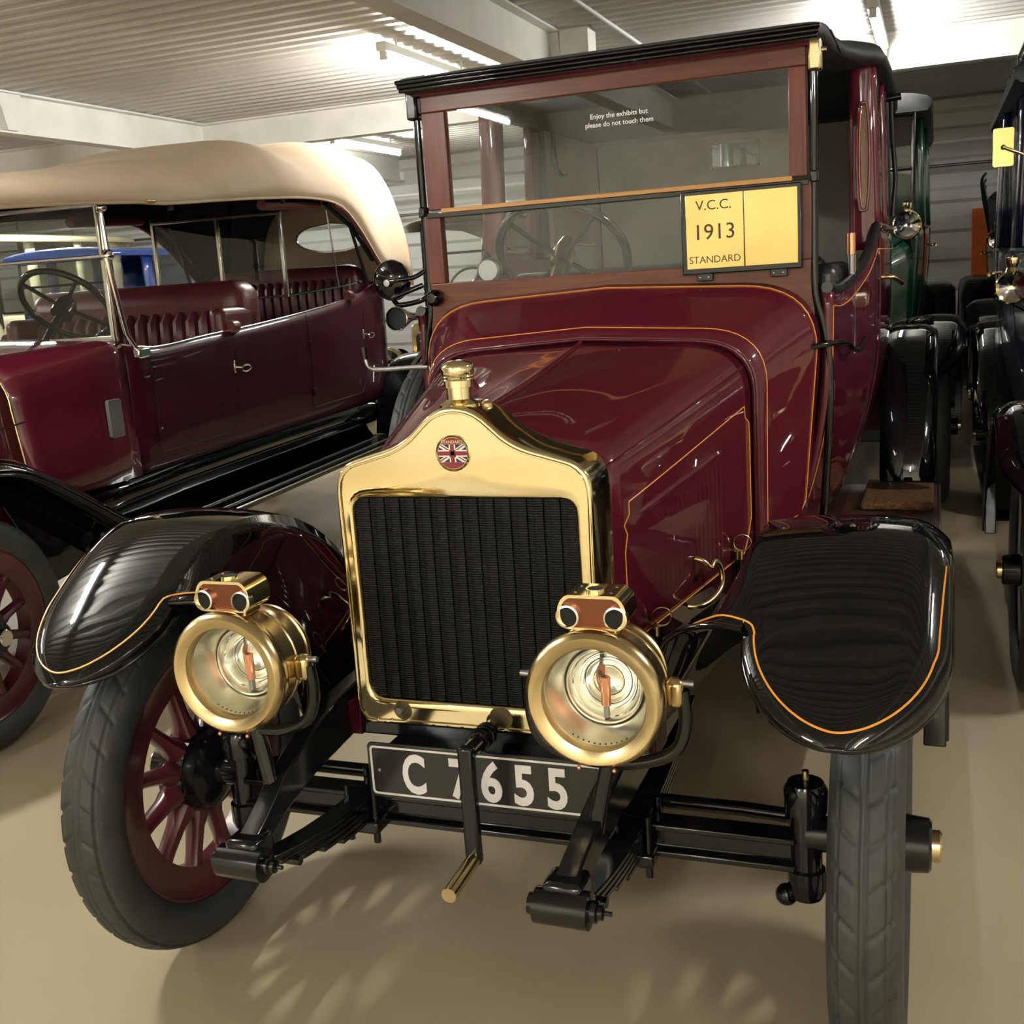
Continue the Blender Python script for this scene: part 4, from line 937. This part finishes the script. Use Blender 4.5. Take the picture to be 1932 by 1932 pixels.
        if head:
            hl = lathe('headlamp', lights, c, [(.10, -.005), (.112, -.012), (.118, 0), (.112, .02), (.104, .025), (.10, .10), (.07, .15), (0, .165)], 'y', 28, (s*.37, -.30, .86))
            lathe('headlamp_glass', 'silver', hl, [(0, .06), (.05, .04), (.09, .0), (.10, -.004)], 'y', 24, (s*.37, -.30, .86)); tube('headlamp_post', 'black_enamel', hl, [(s*.37, -.24, .76), (s*.34, -.22, .55)], .016, 8)
            lathe('headlamp_lens', 'glass', hl, [(0, -.016), (.06, -.012), (.10, -.004)], 'y', 24, (s*.37, -.30, .86))
        if sidelamp:
            lx, ly, lz, lk = sl or (.66, ws_y-.10, 1.33, 1.)
            sm_ = lathe('side_lamp', sidelamp, c, [(r_*lk, h_) for r_, h_ in ((.05, -.004), (.062, -.010), (.068, 0), (.062, .012), (.055, .016), (.055, .07), (.03, .10), (0, .105))], 'y', 24, (s*lx, ly, lz)); lathe('side_lamp_glass', 'silver', sm_, [(0, .03), (.03*lk, .02), (.055*lk, .0)], 'y', 20, (s*lx, ly, lz))
            lathe('side_lamp_chimney', sidelamp, sm_, [(.03, .06), (.022, .08), (.028, .10), (.028, .12), (0, .13)], 'z', 16, (s*lx, ly+.03, lz+.02*(lk-1))); tube('side_lamp_bracket', 'black_enamel', sm_, [(s*lx, ly+.04, lz-.06), (s*(lx-.08), ly+.08, lz-.11)], .010, 6)
    MB().box(-.62, .62, -.03, .03, .33, .40).build('front_axle', 'black_enamel', c, True, .006)
    return c
# ------------------------------------------------------------------ maroon touring car with tan hood, left
T = empty('touring_car', (-2.887, .74, 0), math.radians(5)); tag(T, 'dark maroon open touring car with raised tan canvas hood and silver windscreen', 'car')
rs = MB().prism(rrect(-.30, .30, .60, 1.20, .08), 'y', -.32, -.20).build('radiator_shell', 'silver', T, True, .012)
MB().prism(rrect(-.25, .25, .66, 1.10, .03), 'y', -.325, -.319).build('radiator_core', 'core_black', rs)
tb = [[(x, lerp(-.20, .565, t), z) for x, z in arch(lerp(.29, .50, t), lerp(.30, .56, t), .66, lerp(1.16, 1.285, t), lerp(1.21, 1.335, t), lerp(.09, .17, t), 8)] for t in [k/8 for k in range(9)]]
bt = MB().loft(tb).build('bonnet', 'maroon', T, True, thick=.004, ang=70)
tube('hinge_rod', 'maroon', bt, [Vector(q[len(q)//2])+Vector((0, 0, .003)) for q in tb], .006, 6)
for s in (1, -1): tube('side_hinge', 'silver', bt, [(s*(lerp(.30, .56, t)+.003)*1, lerp(-.20, .565, t), lerp(.98, 1.075, t)) for t in (0, .5, 1)], .0035, 6)
tube('bonnet_edge', 'brass_dull', bt, [(x*1.01, .568, z+.004) for x, _, z in tb[-1]], .006, 8)
def tsc(t):
    w_ = sinterp([(0, .505), (.35, .555), (.7, .62), (1, .645)], t)
    return arch(w_, sinterp([(0, .565), (.5, .63), (1, .648)], t), .76, sinterp([(0, 1.29), (.5, 1.325), (1, 1.345)], t), lerp(1.34, 1.37, t), sinterp([(0, .17), (.5, .13), (1, .06)], t), 8)
MB().loft([[(x, lerp(.57, 1.14, k/8), z) for x, z in tsc(k/8)] for k in range(9)]).build('scuttle', 'maroon', T, True, thick=.004, ang=70)
def tw(y): return sinterp([(.57, .575), (.9, .63), (1.14, .648), (2.0, .66), (3.4, .66), (4.0, .62), (4.45, .50)], y)
def twz(y): return sinterp([(1.13, 1.315), (1.35, 1.288), (1.8, 1.31), (2.4, 1.338), (3.5, 1.42), (4.0, 1.50), (4.45, 1.52)], y)
for s in (1, -1):
    secs = []
    for k in range(31):
        y = lerp(1.13, 4.45, k/30); zt = twz(y); secs.append([(s*tw(y)*sinterp([(0, .955), (.35, .99), (.8, 1.), (1, .985)], j/12), y, lerp(.76, zt, j/12)) for j in range(13)])
    bs = MB().loft(secs).build('body_side', 'maroon_shaded', T, True, thick=.018, ang=60)
    tube('waist_rim', 'silver', bs, [(q[-1][0], q[-1][1], q[-1][2]+.004) for q in secs if q[-1][1] < 3.75], .007, 8)
    vl = MB().loft([[(s*tw(y)*.955, y, .76), (s*.60, y, .66), (s*.50, y, .47)] for y in [lerp(.60, 4.42, k/8) for k in range(9)]]).build('sill_valance', 'black_gloss', T, True, thick=.006)
    for y0, y1 in ((1.30, 2.02), (2.86, 3.70)):
        P = [(y0, twz(y0)-.01), (y0, .86), (y0+.03, .83), (y1-.08, .83), (y1, .90), (y1, twz(y1)-.01)]
        tube('door_seam', 'core_gap', bs, [(s*(tw(y)*sinterp([(0, .955), (.35, .99), (.8, 1.), (1, .985)], (z-.76)/(twz(y)-.76))+.0095), y, z) for y, z in [(lerp(a[0], b_[0], k/5), lerp(a[1], b_[1], k/5)) for a, b_ in zip(P, P[1:]) for k in range(5)]], .0022, 5)
        hx = s*(tw(y1)+.01); hz = 1.145+(y1-2.0)*.03
        MB().box(min(hx-.006, hx+.006), max(hx-.006, hx+.006), y1-.035, y1-.02, hz-.03, hz+.03).build('handle_plate', 'silver', bs, True, .003)
        tube('door_handle', 'silver', bs, [(hx+s*.03, y1-.01+.045+.045*cos(a), hz-.012+.016*sin(a)) for a in [2*PI*k/20 for k in range(21)]], .004, 6)
        tube('handle_stem', 'silver', bs, [(hx, y1-.028, hz), (hx+s*.03, y1-.01, hz-.006)], .006, 6)
        for z in (.92, 1.19): MB().box(min(s*tw(y0)*.99, s*(tw(y0)+.016)), max(s*tw(y0)*.99, s*(tw(y0)+.016)), y0-.012, y0+.02, z-.022, z+.022).build('hinge', 'maroon_shaded', bs, True, .004)
    MB().prism([(p[0], p[1]) for p in rrect(.965, 1.055, .945, 1.105, .014, 4)], 'x', min(s*.635, s*.652), max(s*.635, s*.652)).build('scuttle_vent', 'grey_panel', bs, True, .002)
    # seat side roll over the body edge
    box('running_board', 'black_enamel', T, min(s*.48, s*.80), max(s*.48, s*.80), .95, 4.02, .478, .502, .004)
    for x in (.60, .72, .795): box('tread_strip', 'silver' if x > .78 else 'steel', T, min(s*(x-.006), s*(x+.006)), max(s*(x-.006), s*(x+.006)), .95, 4.02, .50, .507, .001)
    pht, Pt = wing_path(.0, .41, .60, 20, 118, (1.0, .50), 4)
    Et = [(.56, .84)]*len(Pt)
    tw_ = build_wing(T, s, Wing(Pt, Et, .014), 'black_gloss', 'front_wing', .02, .004, True)
    MB().loft([[(s*.57, y, z), (s*.50, y, z-.03), (s*.46, y, min(z-.05, .60))] for y, z in Pt[10:]]).build('valance', 'black_gloss', tw_, True, thick=.004)
    MB().prism([(.10, 1.0)]+[p for p in Pt if p[0] > .12][:-1]+[(.98, .50), (.5, .46), (.42, .6), (.3, .8)], 'x', min(s*.625, s*.634), max(s*.625, s*.634)).build('splash_guard', 'black_gloss', tw_, True)
    ph3, P3 = wing_path(4.5, .42, .58, 10, 125, (5.1, .60), 6)
    build_wing(T, s, Wing(P3, [(.58, .84)]*len(P3), .014), 'black_gloss', 'rear_wing', .02, .004, True)
    wheel(T, (s*.70, 0, .41), s, False, name='front_wheel', capmat='silver'); wheel(T, (s*.70, 4.5, .41), s, False, name='rear_wheel', capmat='silver')
    MB().loft([[(s*.34-.02, y, z-h_), (s*.34+.02, y, z-h_), (s*.34+.02, y, z+h_), (s*.34-.02, y, z+h_)] for y, z, h_ in ((-.5, .48, .02), (-.3, .53, .03), (0, .56, .05), (4.8, .58, .055))], True, True).build('side_rail', 'black_enamel', T, True, .004)
    lathe('headlamp', 'silver', T, [(.10, -.005), (.112, -.012), (.118, 0), (.112, .02), (.10, .10), (.07, .15), (0, .165)], 'y', 24, (s*.38, -.45, .85))
box('body_floor', 'lining_dark', T, -.5, .5, .6, 4.3, .60, .62, 0); MB().box(-.62, .62, -.03, .03, .33, .40).build('front_axle', 'black_enamel', T, True, .006)
box('body_back', 'maroon_shaded', T, -.50, .50, 4.43, 4.46, .72, 1.52, .01)
# seats with fluted leather
def fluted(name, yb, z0, z1, zt, hw, n=17):
    p_ = cushion(name, 'leather_maroon', T, -hw, hw, yb-.07, yb+.20, z0, zt, .10)
    for k in range(n):
        x = lerp(-hw+.05, hw-.05, k/(n-1)); r = (hw*2-.1)/(n-1)/2
        MB().tube([(x, yb-.055, z0+.05), (x, yb-.085, z0+.12), (x, yb-.10, z1-.14), (x, yb-.095, z1-.05), (x, yb-.07, z1)], r, 8, True, [r*.9, r*1.05, r*1.0, r*.95, r*.5]).build('seat_flute', 'leather_maroon', p_)
        if k < n-1: MB().lathe([(.007*sin(PI*j/6), -.007*cos(PI*j/6)) for j in range(7)], 'y', 8, (x+r, yb-.105, z1-.12)).build('seat_button', 'leather_maroon', p_)
    return p_
fluted('front_seat_back', 2.24, 1.0, 1.42, 1.57, .645); fluted('rear_seat_back', 3.95, 1.05, 1.55, 1.64, .55)
cushion('front_seat', 'leather_maroon', T, -.58, .58, 1.72, 2.24, .98, 1.14, .05); cushion('rear_seat', 'leather_maroon', T, -.55, .55, 3.40, 3.92, 1.0, 1.16, .05)
for s in (1, -1):
    cushion('seat_arm', 'leather_maroon', T, s*.60-.045, s*.60+.045, 1.98, 2.36, 1.14, 1.44, .04)
    lathe('door_pull', 'leather_maroon', T, [(0, -.03), (.030, -.03), (.034, 0), (.030, .03), (0, .03)], 'y', 16, (s*.66, 2.04, twz(2.04)+.02)); lathe('door_pull', 'leather_maroon', T, [(0, -.03), (.028, -.03), (.032, 0), (.028, .03), (0, .03)], 'y', 16, (s*.655, 3.52, twz(3.52)+.02))
# windscreen
tws = empty('windscreen', (0, 1.13, 0), 0, T)
for s in (1, -1):
    tube('lower_post', 'silver', tws, [(s*.655, .10, 1.27), (s*.640, .04, 1.36), (s*.622, 0, 1.68)], .014, 10)
    tube('upper_post', 'silver', tws, [(s*.620, .02, 1.70), (s*.612, .02, 1.885)], .009, 10)
    MB().box(min(s*.598, s*.612), max(s*.598, s*.612), -.012, .012, 1.685, 1.90).build('upper_stile', 'silver', tws, True, .003)
    MB().box(min(s*.600, s*.620), max(s*.600, s*.620), -.012, .012, 1.335, 1.675).build('lower_stile', 'silver', tws, True, .003)
    for z, r in ((1.885, .022), (1.69, .026)):
        MB().lathe([(r*sin(PI*k/8), -r*cos(PI*k/8)) for k in range(9)], 'x', 14, (s*.622, .015, z)).build('pivot_knob', 'silver', tws)
    MB().box(min(s*.635, s*.68), max(s*.635, s*.68), .06, .15, 1.255, 1.30).build('post_foot', 'silver', tws, True, .008)
for nm, z0, z1 in (('bottom_rail', 1.335, 1.362), ('middle_rail', 1.682, 1.696), ('top_rail', 1.888, 1.905)): box(nm, 'silver', tws, -.615, .615, -.012, .012, z0, z1, .003)
box('upper_glass', 'glass', tws, -.60, .60, -.002, .002, 1.695, 1.89, 0); box('lower_glass', 'glass', tws, -.60, .60, -.002, .002, 1.36, 1.683, 0)
sw2 = empty('steering_wheel', (.12, 1.50, 1.50), 0, T); sw2.rotation_euler = (math.radians(-48), 0, 0)
tube('rim', 'black_gloss', sw2, [(.21*cos(a), .21*sin(a), 0) for a in [2*PI*k/40 for k in range(41)]], .015, 10)
for k in range(4): a = PI/4+PI/2*k; tube('wheel_spoke', 'black_enamel', sw2, [(0, 0, -.02), (.2*cos(a), .2*sin(a), 0)], .010, 6)
lathe('boss', 'black_enamel', sw2, [(.05, -.06), (.05, .0), (.035, .03), (0, .035)], 'z', 18); tube('steering_column', 'black_enamel', sw2, [(0, 0, -.04), (0, 0, -.6)], .022, 10)
# hood
def hz(y): return sinterp([(.42, 1.852), (.9, 1.885), (1.39, 1.910), (1.45, 1.905), (2.4, 1.972), (3.1, 2.0), (3.45, 1.965), (3.70, 1.84), (3.90, 1.70), (4.05, 1.60), (4.3, 1.50), (4.9, 1.46)], y)
def hc(y): return sinterp([(.42, 1.985), (1.3, 2.08), (2.0, 2.18), (2.6, 2.31), (2.75, 2.315), (3.15, 2.285), (3.6, 2.395), (3.75, 2.40), (4.1, 2.355), (4.45, 2.40), (4.65, 2.34), (4.85, 2.12)], y)
hs = []; ysh = [.42+.10*k for k in range(45)]
for y in ysh:
    ze, zc = hz(y), hc(y); hw = sinterp([(.42, .64), (1.3, .68), (2.5, .70), (3.6, .70), (4.4, .67), (4.85, .60)], y)
    belly = interp([(.42, .0), (1.4, .1), (2., .0), (2.65, 1.1), (3.15, .1), (3.7, 1.2), (4.1, .2), (4.45, 1.1), (4.9, .8)], y)
    h_ = []
    for k in range(13):
        a = PI/2*k/12; ex = lerp(.75, .45, belly); h_.append((hw*cos(a)**ex if k < 12 else 0., ze+(zc-ze)*sin(a)**lerp(.95, .75, belly)))
    hs.append([(x, y, z) for x, z in h_]+[(-x, y, z) for x, z in h_[-2::-1]])
hd = MB().loft(hs).build('hood', 'canvas', T, True, thick=.006, ang=80)
ins = MB().loft([[(p[0]*.965, p[1], p[2]-.018+(.012 if abs(p[0]) > .6 else 0)) for p in q] for q in hs]).build('hood_lining', 'lining_dark', T, True, ang=80)
for s in (1, -1):
    tube('hood_hem', 'canvas', hd, [(s*.0+q[0 if s > 0 else -1][0], q[0][1], q[0][2]) for q in hs], .007, 6)
    tube('hood_edge_binding', 'leather_maroon', hd, [(q[0 if s > 0 else -1][0]*.99, q[0][1], q[0][2]-.012) for q in hs if q[0][1] > 3.3], .014, 8)
    tube('hood_fastener', 'brass_dull', hd, [(s*.70, 1.36, 1.912), (s*.70, 1.42, 1.914)], .008, 8)
    tube('hood_iron', 'lining_dark', T, [(s*.60, 3.4, 2.0), (s*.63, 3.72, 1.86), (s*.635, 4.0, 1.66)], .014, 8); tube('hood_iron', 'lining_dark', T, [(s*.62, 3.72, 1.86), (s*.64, 3.88, 1.50)], .011, 8)
    MB().tube([(s*.60, 2.6, 1.955), (s*.60, 3.3, 1.985)], .03, 10).build('rolled_curtain', 'leather_maroon', T)
for y in (1.6, 2.7, 3.7, 4.45): 
    q = hs[min(range(len(ysh)), key=lambda i: abs(ysh[i]-y))]; tube('hood_bow', 'lining_dark', T, [(p[0]*.95, p[1], p[2]-.03) for p in q], .014, 8)
# rear curtain with oval window (a real opening, glazed)
qo = hs[-1]; yb = ysh[-1]; cx0, cz0 = 0., 1.86
outl = qo+[(lerp(qo[-1][0], qo[0][0], k/8), yb, qo[0][2]) for k in range(1, 8)]
ang = lambda p: math.atan2(p[2]-cz0, p[0]-cx0)
hole_ = [(cx0+.29*cos(ang(p)), yb, cz0+.105*sin(ang(p))) for p in outl]
MB().loft([outl, [tuple(Vector(a).lerp(Vector(b_), .5)) for a, b_ in zip(outl, hole_)], hole_], True).build('rear_curtain', 'canvas', T, True, thick=.012)
tube('rear_window_frame', 'silver', T, hole_+[hole_[0]], .008, 6)
MB().prism([(p[0], p[2]) for p in hole_], 'y', yb-.002, yb+.002).build('rear_window', 'glass', T, False)
# second screen for the rear seats
for x in (-.30, .12, .52): box('rear_screen_stile', 'silver', T, x-.010, x+.010, 2.94, 2.965, 1.46, 1.94, .003)
for z in (1.47, 1.93): box('rear_screen_rail', 'silver', T, -.30, .52, 2.94, 2.965, z-.007, z+.007, .002)
box('rear_screen_glass', 'glass', T, -.30, .52, 2.950, 2.954, 1.47, 1.93, 0)
tube('rear_screen_rod', 'silver', T, [(.53, 2.95, 1.47), (.60, 3.5, 1.50), (.60, 3.86, 1.525)], .008, 6); tube('rear_screen_rod', 'silver', T, [(.60, 3.5, 1.50), (.585, 3.46, 1.96)], .006, 6)

# ------------------------------------------------------------------ the other cars
gc_ = generic_car((.09, 5.05, 0), 0, 'green', 'dark green vintage limousine parked behind the maroon saloon', 'limo', L=3.2, zr=2.12, sidelamp='brass', roofmat='roof_leather', ws_y=1.0, body_end=3.5, sl=(.56, .80, 1.455, 1.25)); gc_.scale = (1.06, 1.1, 1.13)
nav = generic_car((1.93, 2.03, 0), 0, 'navy', 'dark navy vintage car with roof rack at the right edge, nearest in the aisle', 'limo', L=3.05, zr=2.15, sidelamp='brass', rack=True, ws_y=1.25, body_end=3.4, kb=1.13, sl=(.775, 1.12, 1.31, 1.))
bc_ = generic_car((2.05, 6.55, 0), 0, 'black_gloss', 'black open vintage car with lowered hood further along the right of the aisle', 'open', L=2.9, sidelamp='brass_dull', zr=1.85, body_end=3.0); bc_.scale = (1.12, 1.12, 1.14)
generic_car((-7.5, 6.3, 0), math.radians(0), 'blue', 'blue vintage saloon seen through the touring car windscreen', 'limo', zr=1.98, roofmat='blue', body_end=3.4, L=3.1, ws_y=1.15)
generic_car((-9.3, 6.6, 0), math.radians(0), 'cream', 'cream vintage saloon beyond the blue one at far left', 'limo', zr=2.25, roofmat='cream', body_end=3.4, L=3.1, ws_y=1.15)
generic_car((-3.1, 6.9, 0), math.radians(2), 'black_gloss', 'dark vintage car with pale hood behind the touring car', 'hood', zr=2.05, body_end=3.4, L=3.2)
# mirror on the navy car
mr_ = empty('rear_view_mirror', (1.105, 3.05, 1.86)); tag(mr_, 'rectangular brass backed mirror on an arm beside the navy car', 'mirror')
MB().prism(rrect(-.040, .040, -.075, .075, .010, 4), 'y', -.004, .004).build('mirror_back', 'brass_plate', mr_, True, .002)
MB().lathe([(.010*sin(PI*k/8), -.010*cos(PI*k/8)) for k in range(9)], 'y', 12, (0, -.010, 0)).build('ball_joint', 'brass', mr_)
tube('mirror_arm', 'brass_dull', mr_, [(0, -.012, 0), (.06, -.015, -.028), (.21, .10, -.10)], .006, 8)
# orange banner standing by the back wall
bn = MB().box(1.20, 1.40, 10.78, 10.81, .0, 1.85).build('banner', 'orange', None, True, .004); tag(bn, 'orange upright banner by the back wall beyond the aisle', 'banner')
